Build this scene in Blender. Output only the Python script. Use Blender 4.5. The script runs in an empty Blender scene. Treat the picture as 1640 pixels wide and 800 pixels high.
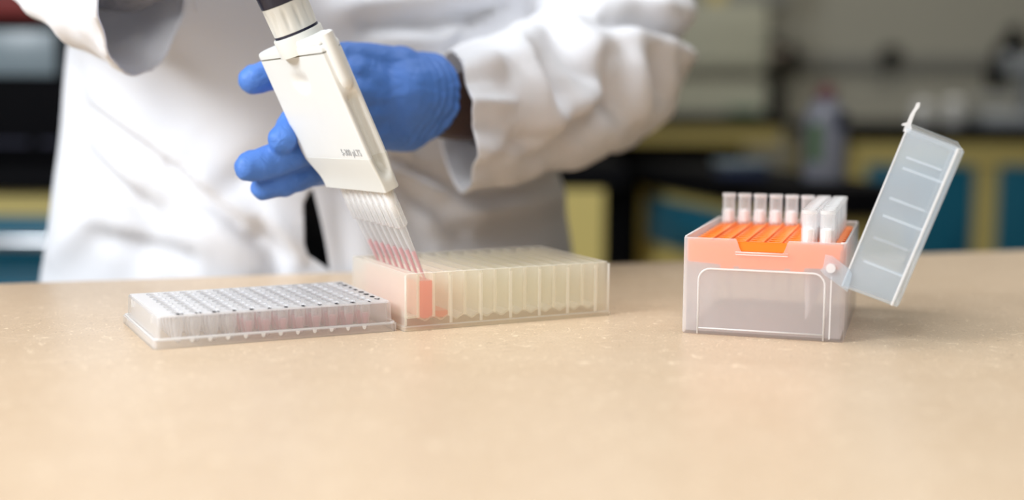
import bpy, bmesh, math, random
from mathutils import Vector, Matrix, noise
from math import sin, cos, atan, pi, radians as rad

S = bpy.context.scene
C = bpy.context.collection
random.seed(7)
BT = 0.90                      # bench top height (m)

# ------------------------------------------------------------------ camera
cam_d = bpy.data.cameras.new('camera')
cam = bpy.data.objects.new('camera', cam_d); C.objects.link(cam)
cam_d.sensor_fit = 'HORIZONTAL'; cam_d.sensor_width = 36.0
cam_d.lens = 2089.2 / 1640 * 36.0
cam_d.clip_start = 0.02; cam_d.clip_end = 50
cam.matrix_world = Matrix.Translation((0, 0, BT + 0.12601)) @ Matrix.Rotation(rad(90 - 6.8676), 4, 'X') @ Matrix.Rotation(rad(0.4488), 4, 'Z')
cam_d.dof.use_dof = True
cam_d.dof.focus_distance = 0.695
cam_d.dof.aperture_fstop = 2.6
S.camera = cam

# ------------------------------------------------------------------ world, lights, exposure
w = bpy.data.worlds.new('world'); S.world = w; w.use_nodes = True
w.node_tree.nodes['Background'].inputs[0].default_value = (0.75, 0.82, 1.0, 1)
w.node_tree.nodes['Background'].inputs[1].default_value = 0.25
S.view_settings.view_transform = 'Standard'
S.view_settings.look = 'None'
S.view_settings.gamma = 1.0
S.view_settings.use_curve_mapping = False
S.view_settings.exposure = 0.08
S.cycles.transparent_max_bounces = 40
S.cycles.max_bounces = 14
S.cycles.diffuse_bounces = 8
S.cycles.transmission_bounces = 12
S.cycles.sample_clamp_indirect = 4.0
S.cycles.caustics_reflective = False
S.cycles.caustics_refractive = False

def area(name, loc, target, sx, sy, power, col):
    d = bpy.data.lights.new(name, 'AREA'); d.shape = 'RECTANGLE'
    d.size = sx; d.size_y = sy; d.energy = power; d.color = col
    o = bpy.data.objects.new(name, d); C.objects.link(o); o.location = loc
    o.rotation_euler = (Vector(target) - Vector(loc)).to_track_quat('-Z', 'Y').to_euler()
    return o
area('key_light', (-1.35, -0.05, 1.85), (-0.1, 0.80, 0.95), 0.7, 0.7, 40, (0.90, 0.95, 1.0))
area('fill_light', (-0.15, -0.55, 1.50), (0.0, 0.65, 0.92), 0.7, 0.5, 5.5, (1.0, 0.97, 0.93))
area('ceiling_light_near', (0.1, 0.75, 2.72), (0.1, 0.75, 0), 1.5, 0.8, 21, (0.95, 0.97, 1.0))
area('ceiling_light_far', (1.2, 3.3, 2.72), (1.2, 3.3, 0), 2.0, 0.6, 20, (1.0, 0.95, 0.85))

# ------------------------------------------------------------------ materials
def sock(n, *names):
    for k in names:
        if k in n.inputs: return n.inputs[k]
def pbr(name, col, rough=0.5, metal=0.0, spec=0.5, bump=None, var=None, sheen=0, coat=0, bscale=200, sub=0):
    m = bpy.data.materials.new(name); m.use_nodes = True
    nt = m.node_tree; b = nt.nodes['Principled BSDF']
    b.inputs['Base Color'].default_value = (*col, 1); b.inputs['Roughness'].default_value = rough
    b.inputs['Metallic'].default_value = metal; b.inputs['Specular IOR Level'].default_value = spec
    if sheen: b.inputs['Sheen Weight'].default_value = sheen
    if coat: b.inputs['Coat Weight'].default_value = coat
    if sub:
        b.inputs['Subsurface Weight'].default_value = sub; b.inputs['Subsurface Scale'].default_value = 0.004
    tc = nt.nodes.new('ShaderNodeTexCoord')
    if bump:
        nz = nt.nodes.new('ShaderNodeTexNoise'); nz.inputs['Scale'].default_value = bscale; nz.inputs['Detail'].default_value = 6
        bp = nt.nodes.new('ShaderNodeBump'); bp.inputs['Strength'].default_value = bump; bp.inputs['Distance'].default_value = 0.002
        nt.links.new(tc.outputs['Object'], nz.inputs['Vector']); nt.links.new(nz.outputs['Fac'], bp.inputs['Height']); nt.links.new(bp.outputs[0], b.inputs['Normal'])
    if var:
        nz = nt.nodes.new('ShaderNodeTexNoise'); nz.inputs['Scale'].default_value = var[1]; nz.inputs['Detail'].default_value = 4
        mx = nt.nodes.new('ShaderNodeMix'); mx.data_type = 'RGBA'
        mx.inputs[6].default_value = (*[c * (1 - var[0]) for c in col], 1); mx.inputs[7].default_value = (*[min(1, c * (1 + var[0])) for c in col], 1)
        nt.links.new(tc.outputs['Object'], nz.inputs['Vector']); nt.links.new(nz.outputs['Fac'], mx.inputs[0]); nt.links.new(mx.outputs[2], b.inputs['Base Color'])
    return m
def plastic(name, col, clear=0.4, trans=0.5, rough=0.25, gloss=1.0, ior=1.45):
    """frosted translucent plastic: part straight see-through, part diffuse + translucent, glossy skin"""
    m = bpy.data.materials.new(name); m.use_nodes = True
    nt = m.node_tree; nt.nodes.clear(); N = nt.nodes.new; Lk = nt.links.new
    out = N('ShaderNodeOutputMaterial')
    df = N('ShaderNodeBsdfDiffuse'); df.inputs[0].default_value = (*col, 1)
    tl = N('ShaderNodeBsdfTranslucent'); tl.inputs[0].default_value = (*col, 1)
    m1 = N('ShaderNodeMixShader'); m1.inputs[0].default_value = trans; Lk(df.outputs[0], m1.inputs[1]); Lk(tl.outputs[0], m1.inputs[2])
    tr = N('ShaderNodeBsdfTransparent'); tr.inputs[0].default_value = (*[0.4 + 0.6 * c for c in col], 1)
    lw = N('ShaderNodeLayerWeight'); lw.inputs[0].default_value = 0.35
    mp = N('ShaderNodeMapRange'); mp.inputs[1].default_value = 0; mp.inputs[2].default_value = 1; mp.inputs[3].default_value = clear; mp.inputs[4].default_value = clear * 0.55
    Lk(lw.outputs['Facing'], mp.inputs[0])
    m2 = N('ShaderNodeMixShader'); Lk(mp.outputs[0], m2.inputs[0]); Lk(m1.outputs[0], m2.inputs[1]); Lk(tr.outputs[0], m2.inputs[2])
    gl = N('ShaderNodeBsdfGlossy'); gl.inputs['Roughness'].default_value = rough
    fr = N('ShaderNodeFresnel'); fr.inputs[0].default_value = ior
    mu = N('ShaderNodeMath'); mu.operation = 'MULTIPLY'; mu.inputs[1].default_value = gloss; Lk(fr.outputs[0], mu.inputs[0])
    geo = N('ShaderNodeNewGeometry'); inv = N('ShaderNodeMath'); inv.operation = 'SUBTRACT'; inv.inputs[0].default_value = 1; Lk(geo.outputs['Backfacing'], inv.inputs[1])
    mu2 = N('ShaderNodeMath'); mu2.operation = 'MULTIPLY'; Lk(mu.outputs[0], mu2.inputs[0]); Lk(inv.outputs[0], mu2.inputs[1])
    m3 = N('ShaderNodeMixShader'); Lk(mu2.outputs[0], m3.inputs[0]); Lk(m2.outputs[0], m3.inputs[1]); Lk(gl.outputs[0], m3.inputs[2])
    Lk(m3.outputs[0], out.inputs[0])
    return m

def bench_material():
    m = bpy.data.materials.new('bench_top'); m.use_nodes = True
    nt = m.node_tree; N = nt.nodes.new; Lk = nt.links.new; b = nt.nodes['Principled BSDF']
    tc = N('ShaderNodeTexCoord')
    base = N('ShaderNodeTexNoise'); base.inputs['Scale'].default_value = 35; base.inputs['Detail'].default_value = 8; Lk(tc.outputs['Object'], base.inputs['Vector'])
    cr = N('ShaderNodeMix'); cr.data_type = 'RGBA'; cr.inputs[6].default_value = (0.55, 0.405, 0.265, 1); cr.inputs[7].default_value = (0.62, 0.475, 0.33, 1)
    Lk(base.outputs['Fac'], cr.inputs[0])
    speck = N('ShaderNodeTexNoise'); speck.inputs['Scale'].default_value = 900; speck.inputs['Detail'].default_value = 3; Lk(tc.outputs['Object'], speck.inputs['Vector'])
    sr = N('ShaderNodeMapRange'); sr.inputs[1].default_value = 0.3; sr.inputs[2].default_value = 0.7; sr.inputs[3].default_value = 0.86; sr.inputs[4].default_value = 1.12; Lk(speck.outputs['Fac'], sr.inputs[0])
    hs = N('ShaderNodeVectorMath'); hs.operation = 'SCALE'; Lk(cr.outputs[2], hs.inputs[0]); Lk(sr.outputs[0], hs.inputs['Scale'])
    cur = hs.outputs[0]
    def fibres(cur, off, sc, wdt, thr, colr):
        mp = N('ShaderNodeMapping'); mp.inputs['Location'].default_value = (off, off * 1.7, off * .3); Lk(tc.outputs['Object'], mp.inputs[0])
        n1 = N('ShaderNodeTexNoise'); n1.inputs['Scale'].default_value = sc; n1.inputs['Detail'].default_value = 0.6; Lk(mp.outputs[0], n1.inputs['Vector'])
        s = N('ShaderNodeMath'); s.operation = 'SUBTRACT'; s.inputs[1].default_value = 0.5; Lk(n1.outputs['Fac'], s.inputs[0])
        a = N('ShaderNodeMath'); a.operation = 'ABSOLUTE'; Lk(s.outputs[0], a.inputs[0])
        r = N('ShaderNodeMapRange'); r.inputs[1].default_value = wdt; r.inputs[2].default_value = 0; r.inputs[3].default_value = 0; r.inputs[4].default_value = 1; Lk(a.outputs[0], r.inputs[0])
        n2 = N('ShaderNodeTexNoise'); n2.inputs['Scale'].default_value = sc * 1.9; n2.inputs['Detail'].default_value = 0; Lk(mp.outputs[0], n2.inputs['Vector'])
        r2 = N('ShaderNodeMapRange'); r2.inputs[1].default_value = thr; r2.inputs[2].default_value = thr + .06; Lk(n2.outputs['Fac'], r2.inputs[0])
        mu = N('ShaderNodeMath'); mu.operation = 'MULTIPLY'; Lk(r.outputs[0], mu.inputs[0]); Lk(r2.outputs[0], mu.inputs[1])
        mu2 = N('ShaderNodeMath'); mu2.operation = 'MULTIPLY'; mu2.inputs[1].default_value = 0.75; Lk(mu.outputs[0], mu2.inputs[0])
        mx = N('ShaderNodeMix'); mx.data_type = 'RGBA'; Lk(mu2.outputs[0], mx.inputs[0]); Lk(cur, mx.inputs[6]); mx.inputs[7].default_value = colr
        return mx.outputs[2]
    for k, (sc, wd, th) in enumerate([(46, .0060, .57), (60, .007, .57), (75, .008, .58), (54, .0062, .58), (95, .010, .58), (66, .0075, .58)]):
        cur = fibres(cur, 3.1 * k + 1, sc, wd, th, (0.92, 0.76, 0.56, 1))
    cur = fibres(cur, 31, 110, .012, .60, (0.30, 0.19, 0.12, 1))
    Lk(cur, b.inputs['Base Color'])
    b.inputs['Roughness'].default_value = 0.36; b.inputs['Specular IOR Level'].default_value = 0.45
    bn = N('ShaderNodeTexNoise'); bn.inputs['Scale'].default_value = 500; bn.inputs['Detail'].default_value = 4; Lk(tc.outputs['Object'], bn.inputs['Vector'])
    bp = N('ShaderNodeBump'); bp.inputs['Strength'].default_value = 0.12; bp.inputs['Distance'].default_value = 0.001; Lk(bn.outputs['Fac'], bp.inputs['Height']); Lk(bp.outputs[0], b.inputs['Normal'])
    return m

M = dict(
    bench=bench_material(),
    bench_leg=pbr('bench_leg', (0.25, 0.23, 0.2), 0.5),
    wall=pbr('wall_paint', (0.42, 0.41, 0.35), 0.85, var=(0.05, 2)),
    wall_dark=pbr('wall_dark', (0.30, 0.29, 0.25), 0.85, var=(0.05, 2)),
    ceil=pbr('ceiling_paint', (0.75, 0.75, 0.72), 0.9),
    floor=pbr('floor_vinyl', (0.22, 0.20, 0.17), 0.4, var=(0.1, 12)),
    coat=pbr('coat_cotton', (0.86, 0.87, 0.905), 0.85, spec=0.2, bump=0.12, bscale=900, sheen=0.2),
    trouser=pbr('trouser_cloth', (0.012, 0.012, 0.014), 0.9),
    skin=pbr('skin', (0.045, 0.020, 0.013), 0.5, bump=0.2, bscale=300),
    hair=pbr('hair', (0.01, 0.008, 0.007), 0.8, bump=0.6, bscale=400),
    eye=pbr('eye', (0.8, 0.8, 0.78), 0.2),
    knit=pbr('knit', (0.22, 0.22, 0.23), 0.9, bump=0.8, bscale=260, var=(0.6, 220)),
    shoe=pbr('shoe', (0.02, 0.02, 0.02), 0.5),
    thread=pbr('thread', (0.85, 0.85, 0.85), 0.8),
    ivory=pbr('pipette_ivory', (0.76, 0.775, 0.765), 0.38, var=(0.02, 60)),
    ivory2=pbr('pipette_ivory_dark', (0.68, 0.685, 0.65), 0.42),
    navy=pbr('pipette_navy', (0.012, 0.013, 0.035), 0.35),
    seam=pbr('seam_line', (0.20, 0.19, 0.15), 0.6),
    print=pbr('grey_print', (0.42, 0.43, 0.44), 0.6),
    ink=pbr('black_print', (0.02, 0.02, 0.025), 0.6),
    nozzle=pbr('nozzle_white', (0.95, 0.95, 0.95), 0.4),
    orange=pbr('tray_orange', (1.0, 0.22, 0.012), 0.35, sub=0.0),
    pp=plastic('clear_polypropylene', (1.0, 0.99, 1.0), 0.74, 0.5),
    pplid=plastic('lid_polypropylene', (0.88, 0.945, 1.0), 0.75, 0.5),
    pprib=plastic('rib_polypropylene', (1.0, 1.0, 1.0), 0.35, 0.4),
    plate=plastic('plate_polypropylene', (0.985, 0.985, 0.99), 0.80, 0.45),
    deck=plastic('deck_polypropylene', (0.99, 0.99, 1.0), 0.30, 0.4),
    well=plastic('well_polypropylene', (0.985, 0.985, 0.99), 0.82, 0.5),
    rsv=plastic('reservoir_polypropylene', (1.0, 0.985, 0.92), 0.82, 0.5, rough=0.35),
    rsvrib=plastic('reservoir_rib', (1.0, 0.985, 0.93), 0.5, 0.5, rough=0.35),
    tip=plastic('tip_polypropylene', (0.99, 0.995, 1.0), 0.80, 0.5, rough=0.12, gloss=1.2),
    tipwhite=plastic('tip_collar', (1.0, 1.0, 1.0), 0.7, 0.5, rough=0.2),
    pink=plastic('pink_liquid', (1.0, 0.66, 0.70), 0.5, 0.6, rough=0.05),
    pinksoft=plastic('pink_liquid_pale', (1.0, 0.60, 0.68), 0.45, 0.6, rough=0.05),
    peach=plastic('peach_liquid', (1.0, 0.54, 0.47), 0.12, 0.7, rough=0.05),
    yellow=pbr('cabinet_yellow', (0.62, 0.50, 0.17), 0.5),
    teal=pbr('cabinet_teal', (0.004, 0.115, 0.19), 0.4),
    blacktop=pbr('epoxy_black', (0.005, 0.005, 0.006), 0.7, spec=0.04),
    black=pbr('black_panel', (0.005, 0.005, 0.006), 0.7, spec=0.03),
    chrome=pbr('brushed_metal', (0.7, 0.72, 0.75), 0.3, 1.0),
    red=pbr('red_panel', (0.17, 0.012, 0.01), 0.4),
    screen=pbr('pale_window', (0.20, 0.25, 0.28), 0.3),
    beige=pbr('instrument_beige', (0.42, 0.42, 0.33), 0.5),
    beige_dark=pbr('instrument_dark_beige', (0.17, 0.14, 0.11), 0.6),  # darker beige for the centrifuge band and the clamp
    grey=pbr('trunking_grey', (0.23, 0.23, 0.21), 0.5),
    silver=pbr('instrument_silver', (0.42, 0.45, 0.48), 0.4, 0.2),
    bottle=plastic('bottle_plastic', (0.45, 0.47, 0.56), 0.4, 0.5),
    purple=plastic('purple_liquid', (0.10, 0.07, 0.25), 0.1, 0.5),
    green=pbr('green_label', (0.06, 0.12, 0.045), 0.6),
    redcap=pbr('red_cap', (0.12, 0.03, 0.035), 0.5),
    navycloth=pbr('navy_box', (0.01, 0.018, 0.05), 0.7),
    white=pbr('white_plastic', (0.6, 0.6, 0.58), 0.5),
)
def glove_mat():
    m = pbr('nitrile_blue', (0.070, 0.190, 0.56), 0.56, spec=0.4)
    nt = m.node_tree; N = nt.nodes.new; b = nt.nodes['Principled BSDF']
    tc = N('ShaderNodeTexCoord')
    nz = N('ShaderNodeTexNoise'); nz.inputs['Scale'].default_value = 95; nz.inputs['Detail'].default_value = 5; nz.inputs['Distortion'].default_value = 1.5
    bp = N('ShaderNodeBump'); bp.inputs['Strength'].default_value = 0.55; bp.inputs['Distance'].default_value = 0.0022
    nt.links.new(tc.outputs['Object'], nz.inputs['Vector']); nt.links.new(nz.outputs['Fac'], bp.inputs['Height']); nt.links.new(bp.outputs[0], b.inputs['Normal'])
    return m
M['glove'] = glove_mat()
def add_translucency(m, col, f):
    nt = m.node_tree; b = nt.nodes['Principled BSDF']; o = [n for n in nt.nodes if n.type == 'OUTPUT_MATERIAL'][0]
    t = nt.nodes.new('ShaderNodeBsdfTranslucent'); t.inputs[0].default_value = (*col, 1)
    x = nt.nodes.new('ShaderNodeMixShader'); x.inputs[0].default_value = f
    nt.links.new(b.outputs[0], x.inputs[1]); nt.links.new(t.outputs[0], x.inputs[2]); nt.links.new(x.outputs[0], o.inputs[0])
add_translucency(M['coat'], (0.88, 0.88, 0.90), 0.24)

# ------------------------------------------------------------------ helpers
def link(name, me, mat=None, parent=None, smooth=False):
    o = bpy.data.objects.new(name, me); C.objects.link(o)
    if mat is not None: me.materials.append(mat)
    if smooth:
        for p in me.polygons: p.use_smooth = True
    if parent is not None: o.parent = parent
    return o
def obj(name, bm, mat=None, parent=None, smooth=False, angle=None):
    me = bpy.data.meshes.new(name)
    bmesh.ops.recalc_face_normals(bm, faces=bm.faces)
    bm.to_mesh(me); bm.free()
    o = link(name, me, mat, parent, smooth or angle is not None)
    if angle is not None and hasattr(me, 'set_sharp_from_angle'): me.set_sharp_from_angle(angle=rad(angle))
    return o
def tag(o, label=None, cat=None, group=None, kind=None):
    if label: o['label'] = label
    if cat: o['category'] = cat
    if group: o['group'] = group
    if kind: o['kind'] = kind
    return o
def thing(name, label, cat, loc=(0, 0, 0), rz=0.0, group=None):
    o = bpy.data.objects.new(name, None); C.objects.link(o); o.empty_display_size = 0.02
    o.location = loc; o.rotation_euler = (0, 0, rz)
    return tag(o, label, cat, group)
def structure(o): o['kind'] = 'structure'; return o
def box(bm, x0, x1, y0, y1, z0, z1, bev=0):
    vs = [bm.verts.new(p) for p in ((x0,y0,z0),(x1,y0,z0),(x1,y1,z0),(x0,y1,z0),(x0,y0,z1),(x1,y0,z1),(x1,y1,z1),(x0,y1,z1))]
    fs = [bm.faces.new([vs[i] for i in f]) for f in ((3,2,1,0),(4,5,6,7),(0,1,5,4),(1,2,6,5),(2,3,7,6),(3,0,4,7))]
    if bev:
        es = list({e for f in fs for e in f.edges})
        bmesh.ops.bevel(bm, geom=es, offset=bev, segments=2, affect='EDGES', profile=0.6)
    return bm
def mkbox(name, x0, x1, y0, y1, z0, z1, mat, parent=None, bev=0):
    return obj(name, box(bmesh.new(), x0, x1, y0, y1, z0, z1, bev), mat, parent, angle=35 if bev else None)
def loft(bm, rings, cap0=True, cap1=True, close=False):
    R = [[bm.verts.new(p) for p in r] for r in rings]
    n = len(R[0])
    for a, b in zip(R, R[1:]):
        for i in range(n):
            j = (i + 1) % n
            bm.faces.new((a[i], a[j], b[j], b[i]))
    if close:
        a, b = R[-1], R[0]
        for i in range(n):
            j = (i + 1) % n; bm.faces.new((a[i], a[j], b[j], b[i]))
    else:
        if cap0: bm.faces.new(R[0][::-1])
        if cap1: bm.faces.new(R[-1])
    return R
def lathe(bm, prof, n=20, cx=0, cy=0, cap0=True, cap1=True, close=False):
    return loft(bm, [[(cx + r * cos(2*pi*i/n), cy + r * sin(2*pi*i/n), z) for i in range(n)] for r, z in prof], cap0, cap1, close)
def cyl(bm, p, q, r, n=16, r2=None):
    p, q = Vector(p), Vector(q); d = (q - p).normalized()
    a = d.orthogonal().normalized(); b = d.cross(a); r2 = r if r2 is None else r2
    return loft(bm, [[c + (a * cos(2*pi*i/n) + b * sin(2*pi*i/n)) * rr for i in range(n)] for c, rr in ((p, r), (q, r2))])
def tube(bm, pts, r, n=8):
    pts = [Vector(p) for p in pts]; rings = []
    up = None
    for i, p in enumerate(pts):
        d = (pts[min(i+1, len(pts)-1)] - pts[max(i-1, 0)]).normalized()
        a = d.orthogonal().normalized() if up is None else (up - d * up.dot(d)).normalized()
        up = a; b = d.cross(a); rr = r[i] if isinstance(r, (list, tuple)) else r
        rings.append([p + (a * cos(2*pi*k/n) + b * sin(2*pi*k/n)) * rr for k in range(n)])
    return loft(bm, rings)
def prism(bm, poly, fn, d0, d1):
    """extrude a 2-D outline; fn(a, b, d) -> 3-D point"""
    return loft(bm, [[fn(a, b, d0) for a, b in poly], [fn(a, b, d1) for a, b in poly]])
def rrect(x0, x1, y0, y1, r, seg=4, ex=0, ey=0):
    """rounded rectangle outline; extra points along straight sides"""
    out = []
    cs = [(x1-r, y0+r, -pi/2), (x1-r, y1-r, 0), (x0+r, y1-r, pi/2), (x0+r, y0+r, pi)]
    for k, (cx, cy, a0) in enumerate(cs):
        for s in range(seg + 1):
            a = a0 + pi/2 * s / seg; out.append((cx + r*cos(a), cy + r*sin(a)))
        nx = cs[(k+1) % 4]; a1 = nx[2]
        q = (nx[0] + r*cos(a1), nx[1] + r*sin(a1)); p = out[-1]; n = ex if k in (1, 3) else ey
        for s in range(1, n + 1):
            t = s / (n + 1); out.append((p[0] + (q[0]-p[0])*t, p[1] + (q[1]-p[1])*t))
    return out
def text_obj(name, body, size, mat, parent, mtx, thick=0.0):
    cu = bpy.data.curves.new(name, 'FONT'); cu.body = body; cu.size = size; cu.align_x = 'CENTER'; cu.align_y = 'CENTER'; cu.extrude = thick; cu.offset = size*0.02
    t = bpy.data.objects.new(name, cu); C.objects.link(t)
    bpy.context.view_layer.update()
    me = bpy.data.meshes.new_from_object(t.evaluated_get(bpy.context.evaluated_depsgraph_get()))
    bpy.data.objects.remove(t); bpy.data.curves.remove(cu)
    me.transform(mtx); me.name = name
    me.materials.clear()
    return link(name, me, mat, parent)
def copy_tree(o, parent=None):
    c = o.copy(); C.objects.link(c)
    if parent is not None: c.parent = parent
    for ch in list(o.children): copy_tree(ch, c)
    return c
MM = 0.001

# ------------------------------------------------------------------ room
structure(mkbox('floor', -3.2, 4.2, -2.4, 5.2, -0.1, 0.0, M['floor']))
structure(mkbox('ceiling', -3.2, 4.2, -2.4, 5.2, 2.8, 2.9, M['ceil']))
structure(mkbox('wall_back', -3.2, 4.2, 5.0, 5.2, 0.0, 2.8, M['wall']))
structure(mkbox('wall_left', -3.4, -3.2, -2.4, 5.2, 0.0, 2.8, M['wall']))
structure(mkbox('wall_right', 4.2, 4.4, -2.4, 5.2, 0.0, 2.8, M['wall']))
structure(mkbox('wall_front', -3.2, 4.2, -2.6, -2.4, 0.0, 2.8, M['wall']))
structure(mkbox('baseboard_back', -3.2, 4.2, 4.98, 5.0, 0.0, 0.1, M['grey']))

# ------------------------------------------------------------------ near bench
BA = rad(17.08)      # the bench runs at this angle to the view
bench = thing('bench', 'wide tan fibreboard lab bench carrying the plates and boxes', 'bench', (0.045, 0.958, 0), BA)
# local: x along the far edge, y negative towards the camera (far edge at y = 0)
obj('bench_top', box(bmesh.new(), -1.5, 1.6, -1.15, 0, BT - 0.036, BT, 0.0012), M['bench'], bench)
for sx in (-1.42, 1.52):
    for sy in (-1.07, -0.12):
        mkbox('leg', sx - 0.03, sx + 0.03, sy - 0.03, sy + 0.03, 0, BT - 0.036, M['bench_leg'], bench, 0.004)
mkbox('apron', -1.42, 1.52, -0.10, -0.08, BT - 0.14, BT - 0.036, M['bench_leg'], bench)
mkbox('apron', -1.42, 1.52, -1.09, -1.07, BT - 0.14, BT - 0.036, M['bench_leg'], bench)

# ------------------------------------------------------------------ background furniture
def cabinet_row(label, loc, rz, length, depth, top_z, units, slab=0.04, overhang=0.02, cat='cabinet', name='lab_cabinet'):
    """x along the front, front face at y = 0, body behind; units = list of (x0, x1, kind)"""
    t = thing(name, label, cat, (*loc, 0), rz)
    rail = top_z - slab
    for (x0, x1, kind) in units:
        if kind == 'drawers':
            mkbox('carcass', x0, x1, 0.012, depth, 0.08, rail - 0.0, M['yellow'], t)
            mkbox('rail', x0, x1, 0.0, 0.0119, rail - 0.036, rail - 0.001, M['yellow'], t)
            z = rail - 0.04
            for h in (0.085, 0.20, 0.24):
                d = mkbox('drawer', x0 + 0.03, x1 - 0.03, -0.006, 0.0119, z - h + 0.006, z, M['teal'], t, 0.002)
                bm = bmesh.new(); zz = z - 0.034; xa, xb = (x0 + x1)/2 - 0.19, (x0 + x1)/2 + 0.19
                tube(bm, [(xa, -0.005, zz), (xa, -0.032, zz), (xa + 0.02, -0.036, zz), (xb - 0.02, -0.036, zz), (xb, -0.032, zz), (xb, -0.005, zz)], 0.011, 10)
                obj('handle', bm, M['chrome'], d, smooth=True)
                z -= h
        elif kind == 'doors':
            mkbox('carcass', x0, x1, 0.012, depth, 0.08, rail, M['yellow'], t)
            mkbox('rail', x0, x1, -0.003, 0.0119, rail - 0.058, rail - 0.001, M['yellow'], t)
            d = mkbox('door', x0 + 0.035, x1 - 0.035, -0.008, 0.0119, 0.12, rail - 0.064, M['teal'], t, 0.002)
            mkbox('handle', x1 - 0.08, x1 - 0.065, -0.03, -0.008, rail - 0.35, rail - 0.22, M['teal'], d, 0.003)
        elif kind == 'open':
            mkbox('rail', x0, x1, 0.0, 0.02, rail - 0.052, rail - 0.001, M['yellow'], t)
            mkbox('kneehole_shade', x0, x1, depth - 0.02, depth, 0.0, rail - 0.001, M['black'], t)  # black sheet stands in for the shade inside the open kneehole
        elif kind == 'panel':
            mkbox('end_panel', x0, x1, 0.0, depth, 0.0, rail, M['yellow'], t)
        elif kind == 'dark':
            mkbox('kneehole_panel', x0, x1, 0.04, 0.06, 0.0, rail, M['black'], t)
    mkbox('worktop', -overhang, length + overhang, -overhang, depth, rail + 0.0005, top_z, M['blacktop'], t, 0.003)
    return t
cabinet_row('teal drawer cabinet with chrome bar handle behind the person, at the left', (-1.62, 2.0), 0, 1.24, 0.6, 0.91,
            [(0, 0.58, 'drawers'), (0.58, 1.24, 'drawers')])
cabinet_row('long black-topped counter with yellow rail over a dark kneehole, below the beige instrument', (-0.9, 4.25), 0, 1.77, 0.7, 0.963,
            [(0.0, 1.77, 'open')], name='lab_counter', cat='counter')
cabinet_row('black-topped cabinet with yellow frame and teal doors, behind the open lid', (0.93, 3.55), 0, 2.0, 0.8, 0.943,
            [(0.0, 0.36, 'doors'), (0.36, 0.72, 'doors'), (0.72, 1.36, 'doors'), (1.36, 2.0, 'doors')])
# low island: end panel facing us, then a drawer side running towards the camera
cabinet_row('narrow yellow cabinet end with black worktop, right behind the coat', (-0.15, 2.2), 0, 0.345, 0.5, 0.905,
            [(0.0, 0.305, 'panel'), (0.305, 0.345, 'dark')], overhang=0.0)
isl = thing('lab_cabinet', 'yellow cabinet with one teal drawer, its side running toward the tip box', 'cabinet', (0.232, 2.42, 0), -rad(75))
mkbox('carcass', 0, 0.66, 0.004, 0.15, 0.08, 0.86, M['yellow'], isl)
mkbox('worktop', -0.01, 0.68, -0.012, 0.165, 0.8605, 0.90, M['blacktop'], isl, 0.003)
d = mkbox('drawer', 0.07, 0.62, -0.010, 0.0038, 0.765, 0.842, M['teal'], isl, 0.002)
mkbox('handle', 0.25, 0.42, -0.03, -0.010, 0.80, 0.815, M['teal'], d, 0.003)
mkbox('drawer', 0.07, 0.62, -0.010, 0.0038, 0.45, 0.735, M['yellow'], isl, 0.002)
mkbox('plinth', 0.02, 0.64, 0.03, 0.14, 0.0, 0.079, M['black'], isl)

# equipment on the left cabinet
inc = thing('incubator', 'black incubator with red top panel on the left cabinet', 'appliance', (-1.60, 2.04, 0.91))
mkbox('housing', 0, 1.2, 0.03, 0.5, 0.0, 0.225, M['black'], inc, 0.006)
dd = mkbox('door', 0.02, 1.18, 0.0, 0.0295, 0.01, 0.215, M['black'], inc, 0.004)
mkbox('viewing_window', 0.76, 0.893, -0.006, -0.0005, 0.137, 0.205, M['screen'], dd, 0.003)
bm = bmesh.new()
for k in range(12): box(bm, 0.1 + k*0.085, 0.165 + k*0.085, -0.004, -0.0002, 0.03, 0.036)
o = obj('vent_slots', bm, M['navy'], dd); o['kind'] = 'stuff'
mkbox('top_panel', 0.0, 1.2, 0.0, 0.5, 0.2255, 0.42, M['red'], inc, 0.006)

# beige instrument on the far counter
ins = thing('centrifuge', 'large beige benchtop centrifuge on the far counter, behind the coat sleeve', 'instrument', (0.47, 4.3, 0.963))
bm = bmesh.new()
prism(bm, [(0.0, 0.0), (0.36, 0.0), (0.36, 0.09), (0.34, 0.11), (0.06, 0.11), (0.02, 0.09)], lambda a, b, d: (a, d, b), 0.0, 0.42)
obj('base', bm, M['beige'], ins)
mkbox('dark_band', 0.05, 0.335, 0.03, 0.40, 0.1105, 0.135, M['beige_dark'], ins)  # narrower band in a darker beige between base and housing
mkbox('housing', 0.02, 0.36, 0.0, 0.42, 0.1355, 0.36, M['beige'], ins, 0.02)
mkbox('control_panel', 0.10, 0.32, -0.006, -0.0005, 0.16, 0.21, M['beige'], ins, 0.002)
tb = thing('green_tray', 'small green tray under the beige centrifuge front', 'tray', (0.70, 4.24, 0.963)); mkbox('tray_body', 0, 0.10, 0, 0.04, 0, 0.014, pbr('green_plastic', (0.01, 0.12, 0.06), 0.5), tb, 0.002)
sh = thing('wall_shelf', 'dark grey wall shelf above the beige centrifuge', 'shelf', (0.40, 4.60, 1.34)); mkbox('shelf_board', 0, 0.56, 0, 0.3995, 0, 0.20, M['grey'], sh); mkbox('edge_strip', 0.27, 0.33, -0.01, -0.0005, 0.0, 0.20, M['yellow'], sh)
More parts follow.
